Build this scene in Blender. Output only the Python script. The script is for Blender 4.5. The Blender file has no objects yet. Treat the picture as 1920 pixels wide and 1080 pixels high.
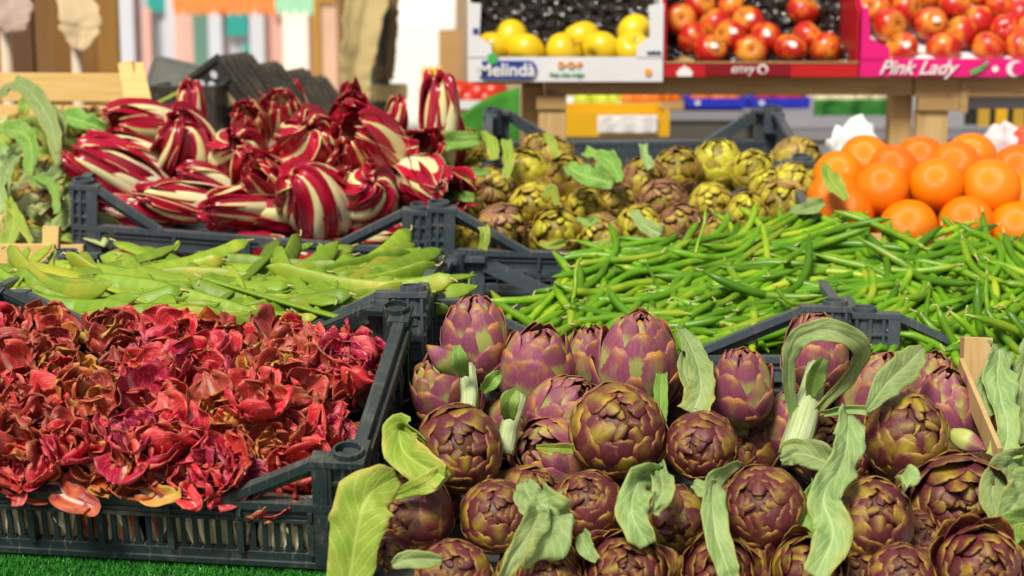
import bpy, bmesh, math, random
from math import sin, cos, pi, radians, sqrt, exp, atan2
from mathutils import Vector, Matrix, Euler, Quaternion, noise
random.seed(7)
S = bpy.context.scene
COL = S.collection

# ------------------------------------------------------------------ camera, light, exposure
PITCH = radians(10.0)
CAM = Vector((0.0, 0.0, 1.55))
FPX = 3250.0
cam_d = bpy.data.cameras.new('camera'); cam = bpy.data.objects.new('camera', cam_d); COL.objects.link(cam)
cam.location = CAM; cam.rotation_euler = (pi/2 - PITCH, 0, 0)
cam_d.sensor_width = 36; cam_d.lens = FPX/1920*36; cam_d.clip_start = .05; cam_d.clip_end = 400
cam_d.dof.use_dof = True; cam_d.dof.focus_distance = 2.12; cam_d.dof.aperture_fstop = 5.0
S.camera = cam
W = bpy.data.worlds.new('World'); S.world = W; W.use_nodes = True
wn = W.node_tree; bg = wn.nodes['Background']
sky = wn.nodes.new('ShaderNodeTexSky'); sky.sky_type = 'NISHITA'; sky.sun_disc = False
SUN_EL, SUN_AZ = radians(52), radians(205)      # azimuth clockwise from +Y
sky.sun_elevation = SUN_EL; sky.sun_rotation = SUN_AZ; sky.air_density = 1.0; sky.dust_density = 3.0; sky.ozone_density = 1.0
hs = wn.nodes.new('ShaderNodeHueSaturation'); hs.inputs['Saturation'].default_value = .35
wn.links.new(sky.outputs[0], hs.inputs['Color']); wn.links.new(hs.outputs[0], bg.inputs[0]); bg.inputs[1].default_value = .065
sun_d = bpy.data.lights.new('sun', 'SUN'); sun = bpy.data.objects.new('sun', sun_d); COL.objects.link(sun)
sun_d.energy = 3.7; sun_d.angle = radians(15); sun_d.color = (1, .93, .80)
sd = Vector((sin(SUN_AZ)*cos(SUN_EL), cos(SUN_AZ)*cos(SUN_EL), sin(SUN_EL)))
sun.rotation_euler = (-sd).to_track_quat('-Z', 'Y').to_euler()
S.view_settings.view_transform = 'Standard'; S.view_settings.look = 'None'
S.view_settings.exposure = 0.28; S.view_settings.gamma = 1.0; S.view_settings.use_curve_mapping = False
S.render.engine = 'CYCLES'; S.cycles.use_denoising = True; S.cycles.max_bounces = 5
S.cycles.diffuse_bounces = 3; S.cycles.glossy_bounces = 2; S.cycles.caustics_reflective = False; S.cycles.caustics_refractive = False

FW = Vector((0, cos(PITCH), -sin(PITCH))); UP = Vector((0, sin(PITCH), cos(PITCH))); RT = Vector((1, 0, 0))
def at(px, py, d):
    """world point seen at picture position (px,py) of the 1920x1080 photograph, d metres ahead of the lens"""
    return CAM + d*(FW + (px-960)/FPX*RT + (540-py)/FPX*UP)

# ------------------------------------------------------------------ helpers
def mesh(name, vs, fs, uvs=None, smooth=True, mats=(), mi=None):
    m = bpy.data.meshes.new(name); m.from_pydata(vs, [], fs); m.validate(clean_customdata=False)
    if uvs is not None:
        l = m.uv_layers.new(name='UVMap')
        li = [0]*len(m.loops); m.loops.foreach_get('vertex_index', li)
        flat = [0.0]*(2*len(li))
        for i, v in enumerate(li): flat[2*i], flat[2*i+1] = uvs[v]
        l.data.foreach_set('uv', flat)
    if smooth: m.polygons.foreach_set('use_smooth', [True]*len(m.polygons))
    for x in mats: m.materials.append(x)
    if mi is not None: m.polygons.foreach_set('material_index', mi)
    m.update(); return m
def link(name, data, parent=None, loc=None, rot=None, scale=None):
    o = bpy.data.objects.new(name, data); COL.objects.link(o)
    if parent is not None: o.parent = parent
    if loc is not None: o.location = loc
    if rot is not None: o.rotation_euler = rot
    if scale is not None: o.scale = scale if hasattr(scale, '__len__') else (scale,)*3
    return o
def tag(o, label=None, cat=None, group=None, kind=None):
    if label: o['label'] = label
    if cat: o['category'] = cat
    if group: o['group'] = group
    if kind: o['kind'] = kind
    return o
def thing(name, label, cat, loc=(0, 0, 0), rot=(0, 0, 0), group=None, scale=1):
    o = bpy.data.objects.new(name, None); COL.objects.link(o); o.empty_display_size = .05
    o.location = loc; o.rotation_euler = rot; o.scale = (scale,)*3
    return tag(o, label, cat, group)
class MB:
    """collects boxes, bars and tubes into one mesh"""
    def __init__(s): s.v = []; s.f = []
    def box(s, x0, x1, y0, y1, z0, z1, M=None, bev=0):
        c = [Vector((x, y, z)) for z in (z0, z1) for y in (y0, y1) for x in (x0, x1)]
        if M is not None: c = [M @ p for p in c]
        n = len(s.v); s.v += [tuple(p) for p in c]
        s.f += [tuple(n+i for i in q) for q in ((0, 2, 3, 1), (4, 5, 7, 6), (0, 1, 5, 4), (2, 6, 7, 3), (0, 4, 6, 2), (1, 3, 7, 5))]
        return s
    def bar(s, a, b, w, h, upv=Vector((0, 0, 1))):
        a = Vector(a); b = Vector(b); d = (b-a); L = d.length; d.normalize()
        sx = d.cross(upv)
        if sx.length < 1e-4: sx = Vector((1, 0, 0))
        sx.normalize(); up = sx.cross(d)
        M = Matrix((sx, d, up)).transposed().to_4x4(); M.translation = a
        return s.box(-w/2, w/2, 0, L, -h/2, h/2, M)
    def tube(s, c, axis, r0, r1, h, n=12, inner=0):
        """open ring standing on c"""
        n0 = len(s.v)
        q = Vector((0, 0, 1)).rotation_difference(Vector(axis).normalized()); c = Vector(c)
        rings = [(r0, 0), (r1, h)] + ([(inner, h), (inner, 0)] if inner else [])
        for r, z in rings:
            for i in range(n): s.v.append(tuple(c + q @ Vector((r*cos(2*pi*i/n), r*sin(2*pi*i/n), z))))
        k = len(rings)
        for j in range(k-1 if not inner else k):
            for i in range(n):
                a = n0+j*n+i; b = n0+j*n+(i+1) % n; jj = (j+1) % k
                s.f.append((a, b, n0+jj*n+(i+1) % n, n0+jj*n+i))
        if not inner:
            s.f.append(tuple(n0+i for i in range(n-1, -1, -1))); s.f.append(tuple(n0+n+i for i in range(n)))
        return s
    def build(s, name, mat, parent=None, bevel=0, smooth=False, **k):
        m = mesh(name, s.v, s.f, smooth=smooth, mats=[mat])
        if bevel:
            bm = bmesh.new(); bm.from_mesh(m)
            bmesh.ops.bevel(bm, geom=bm.edges[:], offset=bevel, segments=2, affect='EDGES', profile=.6, clamp_overlap=True)
            for f in bm.faces: f.smooth = False
            bm.to_mesh(m); bm.free()
        return link(name, m, parent, **k)
def quat_from_axes(x=None, z=None, hint=None):
    if z is not None:
        z = Vector(z).normalized(); h = Vector(hint) if hint is not None else Vector((1, 0, 0))
        if abs(h.normalized().dot(z)) > .98: h = Vector((0, 1, .01))
        x = (h - z*h.dot(z)).normalized(); y = z.cross(x)
        return Matrix((x, y, z)).transposed()
    x = Vector(x).normalized(); h = Vector(hint) if hint is not None else Vector((0, 0, 1))
    z = (h - x*h.dot(x)).normalized(); y = z.cross(x)
    return Matrix((x, y, z)).transposed()
def sheet(f, nu, nv, th=0.0):
    """grid surface f(u,v)->Vector, u in -1..1, v in 0..1; th gives it a real thickness (second skin and closed rim)"""
    P = [[f(-1+2*i/nu, j/nv) for i in range(nu+1)] for j in range(nv+1)]
    vs = []; uv = []; fs = []
    w = nu+1
    for j in range(nv+1):
        for i in range(nu+1): vs.append(tuple(P[j][i])); uv.append((i/nu, j/nv))
    for j in range(nv):
        for i in range(nu): fs.append((j*w+i, j*w+i+1, (j+1)*w+i+1, (j+1)*w+i))
    if th:
        N = w*(nv+1)
        for j in range(nv+1):
            for i in range(nu+1):
                du = P[j][min(i+1, nu)]-P[j][max(i-1, 0)]; dv = P[min(j+1, nv)][i]-P[max(j-1, 0)][i]
                n = du.cross(dv)
                n = n.normalized() if n.length > 1e-12 else Vector((0, 0, 1))
                vs.append(tuple(P[j][i]-n*th)); uv.append((i/nu, j/nv))
        for j in range(nv):
            for i in range(nu): fs.append((N+j*w+i, N+(j+1)*w+i, N+(j+1)*w+i+1, N+j*w+i+1))
        rim = [i for i in range(w)]+[j*w+nu for j in range(1, nv+1)]+[nv*w+i for i in range(nu-1, -1, -1)]+[j*w for j in range(nv-1, 0, -1)]
        for a, b in zip(rim, rim[1:]+rim[:1]): fs.append((b, a, N+a, N+b))
    return vs, fs, uv

# ------------------------------------------------------------------ materials
class NT:
    def __init__(s, name):
        s.m = bpy.data.materials.new(name); s.m.use_nodes = True; s.t = s.m.node_tree
        s.b = s.t.nodes['Principled BSDF']
    def n(s, typ, **k):
        x = s.t.nodes.new('ShaderNode'+typ)
        for a, v in k.items():
            if a in x.inputs.keys() if isinstance(a, str) else False: x.inputs[a].default_value = v
            else: setattr(x, a, v)
        return x
    def l(s, a, b): s.t.links.new(a, b); return s
    def attr(s, name):
        a = s.n('Attribute'); a.attribute_type = 'OBJECT'; a.attribute_name = name; return a.outputs['Fac']
    def rnd(s): return s.n('ObjectInfo').outputs['Random']
    def coord(s, which='Object'): return s.n('TexCoord').outputs[which]
    def mapv(s, v, scale=(1, 1, 1), loc=(0, 0, 0)):
        x = s.n('Mapping'); x.inputs['Scale'].default_value = scale; x.inputs['Location'].default_value = loc; s.l(v, x.inputs[0]); return x.outputs[0]
    def noise(s, v, scale, detail=3, rough=.55, w=None):
        x = s.n('TexNoise'); x.inputs['Scale'].default_value = scale; x.inputs['Detail'].default_value = detail; x.inputs['Roughness'].default_value = rough
        if w is not None: x.noise_dimensions = '4D'; s.l(w, x.inputs['W'])
        s.l(v, x.inputs['Vector']); return x.outputs['Fac']
    def math(s, op, a, b=None, clamp=False):
        x = s.n('Math'); x.operation = op; x.use_clamp = clamp
        for i, q in enumerate((a, b)):
            if q is None: continue
            if isinstance(q, (int, float)): x.inputs[i].default_value = q
            else: s.l(q, x.inputs[i])
        return x.outputs[0]
    def ramp(s, v, stops, interp='LINEAR'):
        x = s.n('ValToRGB'); r = x.color_ramp; r.interpolation = interp
        for i, (p, c) in enumerate(stops):
            e = r.elements[i] if i < 2 else r.elements.new(p)
            e.position = p; e.color = (c, c, c, 1) if isinstance(c, (int, float)) else (*c, 1)
        s.l(v, x.inputs[0]); return x.outputs[0]
    def mr(s, v, a, b, c=0., d=1.):
        x = s.n('MapRange'); s.l(v, x.inputs[0])
        for i, q in enumerate((a, b, c, d)): x.inputs[i+1].default_value = q
        return x.outputs[0]
    def mix(s, f, a, b, typ='MIX'):
        x = s.n('Mix'); x.data_type = 'RGBA'; x.blend_type = typ
        for k, q in ((0, f), (6, a), (7, b)):
            if isinstance(q, (int, float)): x.inputs[k].default_value = q
            elif isinstance(q, tuple): x.inputs[k].default_value = (*q, 1)
            else: s.l(q, x.inputs[k])
        return x.outputs[2]
    def sep(s, v):
        x = s.n('SeparateXYZ'); s.l(v, x.inputs[0]); return x.outputs
    def hsv(s, c, h=None, sat=None, val=None):
        x = s.n('HueSaturation'); s.l(c, x.inputs['Color'])
        for k, q in (('Hue', h), ('Saturation', sat), ('Value', val)):
            if q is None: continue
            if isinstance(q, (int, float)): x.inputs[k].default_value = q
            else: s.l(q, x.inputs[k])
        return x.outputs[0]
    def bump(s, h, strength=.3, dist=.001):
        x = s.n('Bump'); x.inputs['Strength'].default_value = strength; x.inputs['Distance'].default_value = dist
        s.l(h, x.inputs['Height']); s.l(x.outputs[0], s.b.inputs['Normal']); return s
    def out(s, c=None, rough=.5, spec=.5, sss=0, coat=0, trans=0):
        if c is not None:
            if isinstance(c, tuple): s.b.inputs['Base Color'].default_value = (*c, 1)
            else: s.l(c, s.b.inputs['Base Color'])
        if isinstance(rough, (int, float)): s.b.inputs['Roughness'].default_value = rough
        else: s.l(rough, s.b.inputs['Roughness'])
        s.b.inputs['Specular IOR Level'].default_value = spec
        if trans:
            tb = s.n('BsdfTranslucent'); s.l(c, tb.inputs['Color']); mx = s.n('MixShader'); mx.inputs[0].default_value = trans
            s.l(s.b.outputs[0], mx.inputs[1]); s.l(tb.outputs[0], mx.inputs[2]); s.l(mx.outputs[0], s.t.nodes['Material Output'].inputs['Surface'])
        if coat: s.b.inputs['Coat Weight'].default_value = coat; s.b.inputs['Coat Roughness'].default_value = .15
        return s.m
def plain(name, c, rough=.6, var=.15, scale=20, bump=0, spec=.4):
    t = NT(name); n = t.noise(t.coord(), scale, 4)
    col = t.hsv(t.mix(0, c, c), val=t.mr(n, .25, .75, 1-var, 1+var))
    if bump: t.bump(n, .4, bump)
    return t.out(col, rough, spec)

def bract_mat(name, main, dark, tipc, patch, patch_amt, rough=.42, low=None, base=None):
    """artichoke bract: long fibres, coloured tip margin, green blotches; uv v runs base to tip"""
    t = NT(name); uv = t.coord('UV'); sx = t.sep(uv); u, v = sx[0], sx[1]
    rn = t.rnd()
    fib = t.noise(t.mapv(uv, (26, 1.6, 1)), 2.2, 4, .6, w=t.math('MULTIPLY', rn, 40))
    blot = t.noise(t.coord(), 3.0, 4, .6, w=t.math('MULTIPLY', rn, 30))
    tone = t.attr('tone')
    uc = t.math('ABSOLUTE', t.math('SUBTRACT', u, .5))
    c = t.mix(t.ramp(fib, [(.3, 0.), (.7, 1.)]), dark, main)
    if low: c = t.mix(t.mr(t.math('ADD', t.math('MULTIPLY', tone, 1.), t.math('MULTIPLY', blot, .5)), .62, .25, 0, .8), c, low)
    # greener/yellower patch: centre strip of the exposed area, more on some bracts and on heads with a high tone
    cen = t.math('SUBTRACT', 1.0, t.math('MULTIPLY', uc, 2.6))
    p = t.math('ADD', t.math('MULTIPLY', cen, .45), t.math('ADD', t.math('MULTIPLY', fib, .35), t.math('MULTIPLY', blot, .75)))
    p = t.math('ADD', p, t.math('ADD', t.math('MULTIPLY', t.math('SUBTRACT', rn, .5), .55), t.math('MULTIPLY', tone, .75)))
    c = t.mix(t.mr(p, 1.12-patch_amt, 1.95-patch_amt), c, patch)
    if base: c = t.mix(t.mr(t.math('ADD', v, t.math('MULTIPLY', t.math('SUBTRACT', t.math('ADD', fib, t.math('MULTIPLY', blot, .5)), .75), .5)), .50, .62, .7, 0), c, base)
    # tip
    tp = t.math('ADD', t.mr(v, .62, 1.0), t.math('MULTIPLY', t.math('SUBTRACT', blot, .5), 2.4))
    c = t.mix(t.mr(tp, .5, 1.15, 0, .85), c, tipc)
    # pale, thin, slightly browned margin
    ed = t.mr(t.math('ADD', uc, t.math('MULTIPLY', blot, .03)), .47, .51)
    c = t.mix(t.math('MULTIPLY', ed, .10), c, tipc)
    c = t.hsv(c, h=t.mr(t.noise(t.coord(), 9, 2, .5, w=rn), .3, .7, .485, .515), val=t.mr(rn, 0, 1, .8, 1.22))
    sp = t.noise(t.coord(), 900, 2)
    c = t.mix(t.mr(sp, .72, .78, 0, .5), c, (.55, .45, .25))
    t.bump(t.math('ADD', fib, t.math('MULTIPLY', blot, .6)), .55, .0013)
    return t.out(c, t.mr(fib, .2, .8, rough-.06, rough+.14), .5)
M_ART = bract_mat('artichoke_bract_purple', (.19, .040, .040), (.080, .014, .024), (.36, .22, .018), (.36, .31, .014), .20, .32)
M_ARTV = bract_mat('artichoke_bract_violet', (.36, .095, .155), (.18, .038, .085), (.44, .20, .02), (.36, .44, .05), .10, .36, base=(.40, .52, .10))
M_ARTS = bract_mat('small_artichoke_bract', (.50, .44, .02), (.38, .27, .02), (.24, .07, .05), (.58, .58, .04), .25, .36, low=(.26, .09, .085))
def leafmat(name, c1, c2, vein, rough=.55, veinscale=28, tip=None, bd=.0012):
    t = NT(name); uv = t.coord('UV'); sx = t.sep(uv); u, v = sx[0], sx[1]; rn = t.rnd()
    uc = t.math('ABSOLUTE', t.math('SUBTRACT', u, .5))
    n1 = t.noise(t.coord(), 30, 4, .6, w=t.math('MULTIPLY', rn, 20))
    # side veins: slanting lines leaving the midrib
    ph = t.math('ADD', t.math('MULTIPLY', v, veinscale), t.math('ADD', t.math('MULTIPLY', uc, -15.), t.math('MULTIPLY', n1, 3.)))
    vn = t.math('POWER', t.math('ABSOLUTE', t.math('SINE', ph)), 14)
    vo = t.n('TexVoronoi'); vo.feature = 'DISTANCE_TO_EDGE'; vo.inputs['Scale'].default_value = 190; t.l(t.coord(), vo.inputs['Vector'])
    net = t.mr(vo.outputs[0], .0, .09, 1, 0)
    mid = t.mr(uc, .012, .055, 1, 0)
    va = t.math('MAXIMUM', t.math('MAXIMUM', t.math('MULTIPLY', vn, .6), mid), t.math('MULTIPLY', net, .30))
    c = t.mix(t.mr(n1, .35, .68), c1, c2)
    c = t.mix(t.math('MULTIPLY', va, .7), c, vein)
    if tip: c = t.mix(t.mr(t.math('ADD', t.math('ADD', t.math('MULTIPLY', uc, .9), t.math('MULTIPLY', n1, .5)), t.math('MULTIPLY', v, .3)), .72, .95, 0, .8), c, tip)
    c = t.hsv(c, h=t.mr(rn, 0, 1, .488, .508), val=t.mr(rn, 0, 1, .85, 1.15))
    t.bump(t.math('SUBTRACT', n1, t.math('MULTIPLY', va, .8)), .6, bd)
    return t.out(c, rough, .35, trans=.18)
M_LEAF = leafmat('artichoke_leaf_pale', (.21, .34, .10), (.33, .44, .16), (.48, .57, .28), .6, 30, (.38, .40, .09))
M_LEAFG = leafmat('artichoke_leaf_green', (.14, .32, .045), (.24, .42, .07), (.42, .55, .18), .5, 26)
M_LEAFY = leafmat('artichoke_leaf_yellow_green', (.22, .34, .03), (.32, .40, .05), (.46, .54, .13), .55, 26, (.5, .42, .1))
def chicory_mat():
    t = NT('red_chicory_leaf'); uv = t.coord('UV'); sx = t.sep(uv); u, v = sx[0], sx[1]; rn = t.rnd(); tone = t.attr('tone')
    uc = t.math('ABSOLUTE', t.math('SUBTRACT', u, .5))
    n1 = t.noise(t.coord(), 42, 4, .6, w=t.math('MULTIPLY', rn, 20))
    fan = t.noise(t.mapv(uv, (24, 2.2, 1)), 2.0, 4, .68, w=t.math('MULTIPLY', rn, 11))
    k = t.math('ADD', t.math('MULTIPLY', tone, .75), t.math('ADD', t.math('MULTIPLY', rn, .30), t.math('MULTIPLY', t.math('SUBTRACT', n1, .5), .5)))
    c = t.ramp(k, [(0., (.30, .003, .09)), (.20, (.60, .006, .055)), (.38, (.78, .028, .04)), (.52, (.58, .045, .032)), (.66, (.30, .018, .03)), (.80, (.66, .13, .022)), (1., (.60, .40, .04))])
    c = t.mix(t.mr(fan, .50, .70, 0, .7), c, (.88, .40, .30))
    c = t.mix(t.mr(fan, .28, .42, .4, 0), c, (.14, .012, .02))
    big = t.noise(t.coord(), 4, 3, .6, w=t.math('MULTIPLY', rn, 9)); c = t.mix(t.mr(big, .56, .68, 0, .45), c, (.26, .06, .02)); c = t.mix(t.mr(big, .30, .42, .5, 0), c, (.40, .003, .035))
    rib = t.math('MULTIPLY', t.mr(t.math('SUBTRACT', uc, t.mr(v, 0, .9, .07, 0)), .0, .05, 1, 0), t.mr(v, .35, .95, 1, 0))
    c = t.mix(rib, c, (.84, .62, .50))
    base = t.mr(t.math('ADD', v, t.math('MULTIPLY', n1, .3)), .10, .42, .85, 0)
    c = t.mix(base, c, (.58, .40, .22))
    ed = t.mr(t.math('ADD', t.math('MAXIMUM', t.math('MULTIPLY', uc, 2.), v), t.math('MULTIPLY', n1, .12)), .98, 1.08)
    c = t.mix(t.math('MULTIPLY', ed, t.mr(rn, .3, 1, .1, .8)), c, (.36, .22, .04))
    t.bump(t.math('ADD', t.math('MULTIPLY', fan, 1.6), n1), .45, .0018)
    return t.out(c, t.mr(n1, .3, .7, .20, .34), .6, trans=.12)
M_CHIC = chicory_mat()
def treviso_mat():
    t = NT('striped_radicchio_leaf'); uv = t.coord('UV'); sx = t.sep(uv); u, v = sx[0], sx[1]; rn = t.rnd()
    uc = t.math('ABSOLUTE', t.math('SUBTRACT', u, .5))
    n1 = t.noise(t.mapv(uv, (14, 1.4, 1)), 1.8, 3, .6, w=t.math('MULTIPLY', rn, 17))
    wid = t.math('MULTIPLY', t.mr(v, .1, .95, .46, .04), t.mr(t.math('FRACT', t.math('MULTIPLY', rn, 5.7)), 0, 1, .45, 1.1))
    d = t.math('SUBTRACT', uc, t.math('ADD', wid, t.math('MULTIPLY', t.math('SUBTRACT', n1, .5), .12)))
    red = t.mix(t.ramp(n1, [(.3, 0.), (.7, 1.)]), (.20, .004, .022), (.46, .006, .030))
    red = t.hsv(red, val=t.mr(rn, 0, 1, .8, 1.5))
    wh = t.mix(t.mr(v, .35, .95), (.80, .74, .50), (.70, .66, .22))
    wh = t.mix(t.mr(n1, .55, .8, 0, .35), wh, (.6, .22, .25))
    c = t.mix(t.mr(d, -.012, .018), wh, red)
    em = t.mr(t.math('ADD', uc, t.math('MULTIPLY', n1, .02)), .474, .488)
    c = t.mix(t.math('MULTIPLY', em, t.mr(rn, .75, .85, 0, .8)), c, (.66, .62, .22))
    t.bump(n1, .4, .0012)
    return t.out(c, .24, .6)
M_TREV = treviso_mat()
def bean_mat(name, a, b, c3, rough):
    t = NT(name); rn = t.rnd(); n = t.noise(t.coord(), 25, 3, .5, w=t.math('MULTIPLY', rn, 20)); fine = t.noise(t.coord(), 420, 2)
    c = t.mix(t.mr(t.math('ADD', t.math('MULTIPLY', n, .8), t.math('MULTIPLY', rn, .6)), .4, 1.0), a, b)
    c = t.mix(t.mr(t.math('ADD', n, t.math('MULTIPLY', rn, .35)), .72, .95, 0, .8), c, c3)
    c = t.hsv(c, val=t.mr(t.math('FRACT', t.math('MULTIPLY', rn, 7.3)), 0, 1, .75, 1.25))
    c = t.mix(t.mr(fine, .68, .75, 0, .25), c, (.3, .25, .08))
    h = t.math('ADD', n, t.math('MULTIPLY', fine, .3))
    if name.startswith('flat'):
        xyz = t.sep(t.coord()); sw = t.math('SINE', t.math('ADD', t.math('MULTIPLY', xyz[0], 300.), t.math('MULTIPLY', rn, 6.)))
        h = t.math('ADD', h, t.math('MULTIPLY', sw, .28)); c = t.mix(t.mr(sw, .2, 1., 0, .07), c, a); t.bump(h, .5, .0022)
    else: t.bump(h, .35, .001)
    return t.out(c, rough, .5)
M_BEAN = bean_mat('green_bean_skin', (.075, .215, .004), (.18, .37, .010), (.36, .42, .02), .40)
M_FLAT = bean_mat('flat_bean_skin', (.15, .26, .012), (.26, .37, .028), (.38, .34, .025), .5)
M_STALK = plain('dry_bean_stalk', (.50, .45, .18), .7, .25, 60)
def stem_mat():
    t = NT('ribbed_artichoke_stem'); uv = t.coord('UV'); n = t.noise(t.mapv(uv, (22, 1, 1)), 2.2, 3)
    c = t.mix(t.mr(n, .35, .65), (.34, .44, .16), (.55, .63, .36)); t.bump(n, .8, .002); return t.out(c, .5, .4)
M_STEM = stem_mat()
def plastic(name, c, dust=(.22, .20, .16), amt=.35, rough=.42):
    t = NT(name); o = t.coord(); n = t.noise(o, 6, 5, .7); f = t.noise(t.mapv(o, (1, 1, 1)), 160, 3, .7); sc = t.noise(t.mapv(o, (220, 9, 40)), 1, 3)
    geo = t.n('NewGeometry'); nz = t.sep(geo.outputs['Normal'])[2]
    col = t.mix(t.mr(n, .3, .7, 0, .35), c, tuple(min(1, x*1.7+.01) for x in c))
    d = t.math('MULTIPLY', t.mr(nz, .0, .9), t.mr(t.math('ADD', n, t.math('MULTIPLY', f, .5)), .55, 1.0))
    col = t.mix(t.math('MULTIPLY', d, amt), col, dust)
    col = t.mix(t.mr(f, .70, .78, 0, .35), col, dust)
    col = t.mix(t.mr(sc, .58, .70, 0, .4), col, dust); st = t.noise(o, 14, 4, .75); col = t.mix(t.mr(st, .56, .70, 0, .35), col, dust)
    t.bump(t.math('ADD', f, sc), .2, .0006)
    return t.out(col, t.mr(n, .3, .7, rough-.08, rough+.15), .5)
M_PL_A = plastic('dark_green_crate_plastic', (.014, .028, .030), amt=.25)
M_PL_B = plastic('blue_grey_crate_plastic', (.046, .063, .078), amt=.32)
M_PL_K = plastic('black_crate_plastic', (.022, .020, .018), amt=.5)
def wood(name, a, b, scale=1.0, along=(1, 14, 14), rough=.65):
    t = NT(name); o = t.coord(); n = t.noise(t.mapv(o, tuple(x*scale for x in along)), 4, 5, .65, w=t.math('MULTIPLY', t.rnd(), 9)); k = t.noise(o, 3*scale, 3)
    c = t.mix(t.mr(n, .3, .7), a, b); c = t.mix(t.mr(k, .55, .75, 0, .5), c, tuple(x*.5 for x in a))
    kn = t.n('TexVoronoi'); kn.inputs['Scale'].default_value = 5*scale; t.l(t.mapv(o, (.5, 1.5, 1.5)), kn.inputs['Vector'])
    c = t.mix(t.mr(kn.outputs['Distance'], .03, .10, .75, 0), c, tuple(x*.35 for x in a))
    t.bump(n, .5, .0015); return t.out(c, rough, .3)
M_WOOD = wood('rough_shelf_timber', (.33, .195, .075), (.46, .30, .13), 1.2)
M_WOODP = wood('pale_crate_wood', (.62, .40, .13), (.74, .54, .23), 1.4)
M_WOODV = wood('upright_pale_wood', (.44, .27, .10), (.60, .42, .20), 1.2, (14, 14, 1))
# ------------------------------------------------------------------ vegetables: shared meshes
def shell(a, phi, r, el):
    k = 1-.16*(cos(a)+.2) if el > 1.2 and el < 1.4 else 1
    return Vector((r*k*sin(a)*cos(phi), r*k*sin(a)*sin(phi), el*r*cos(a)))
def bract(k, mat, r, el, tip, span, hw, lift, notch, point, nu=8, nv=8, th=.03, seed=0, bulge=.045):
    """one artichoke bract of unit-radius head, lying on a nested shell; tip and span are polar angles from the head's top"""
    rr = random.Random(seed); ph0 = rr.random()*6
    def f(u, v):
        w = hw*(.62+.38*sin(min(1, v/.5)*pi/2)) if v < .5 else hw*max(.05, (1-((v-.5)/.5)**point))**.5
        a = tip + span*(1-v)
        if v > .5: a -= 0; a += notch*max(0, 1-(u*2.0)**2)*((v-.5)/.5)**5 + .006*sin(6*u+ph0)*((v-.5)/.5)**3
        x = w*u
        R_ = r + lift*v**3 + bulge*(1-u*u)*(.4+.6*sin(pi*min(1, v*1.05))) - .02*abs(u)**3 + .008*sin(5*u+ph0)*v
        sa = max(.10, sin(a)); phi = x/(sa*R_)
        phi = max(-1.35, min(1.35, phi))
        return shell(a, phi, R_, el)
    vs, fs, uv = sheet(f, nu, nv, th)
    return mesh(f'bract_{k}', vs, fs, uv, mats=[mat])
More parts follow.
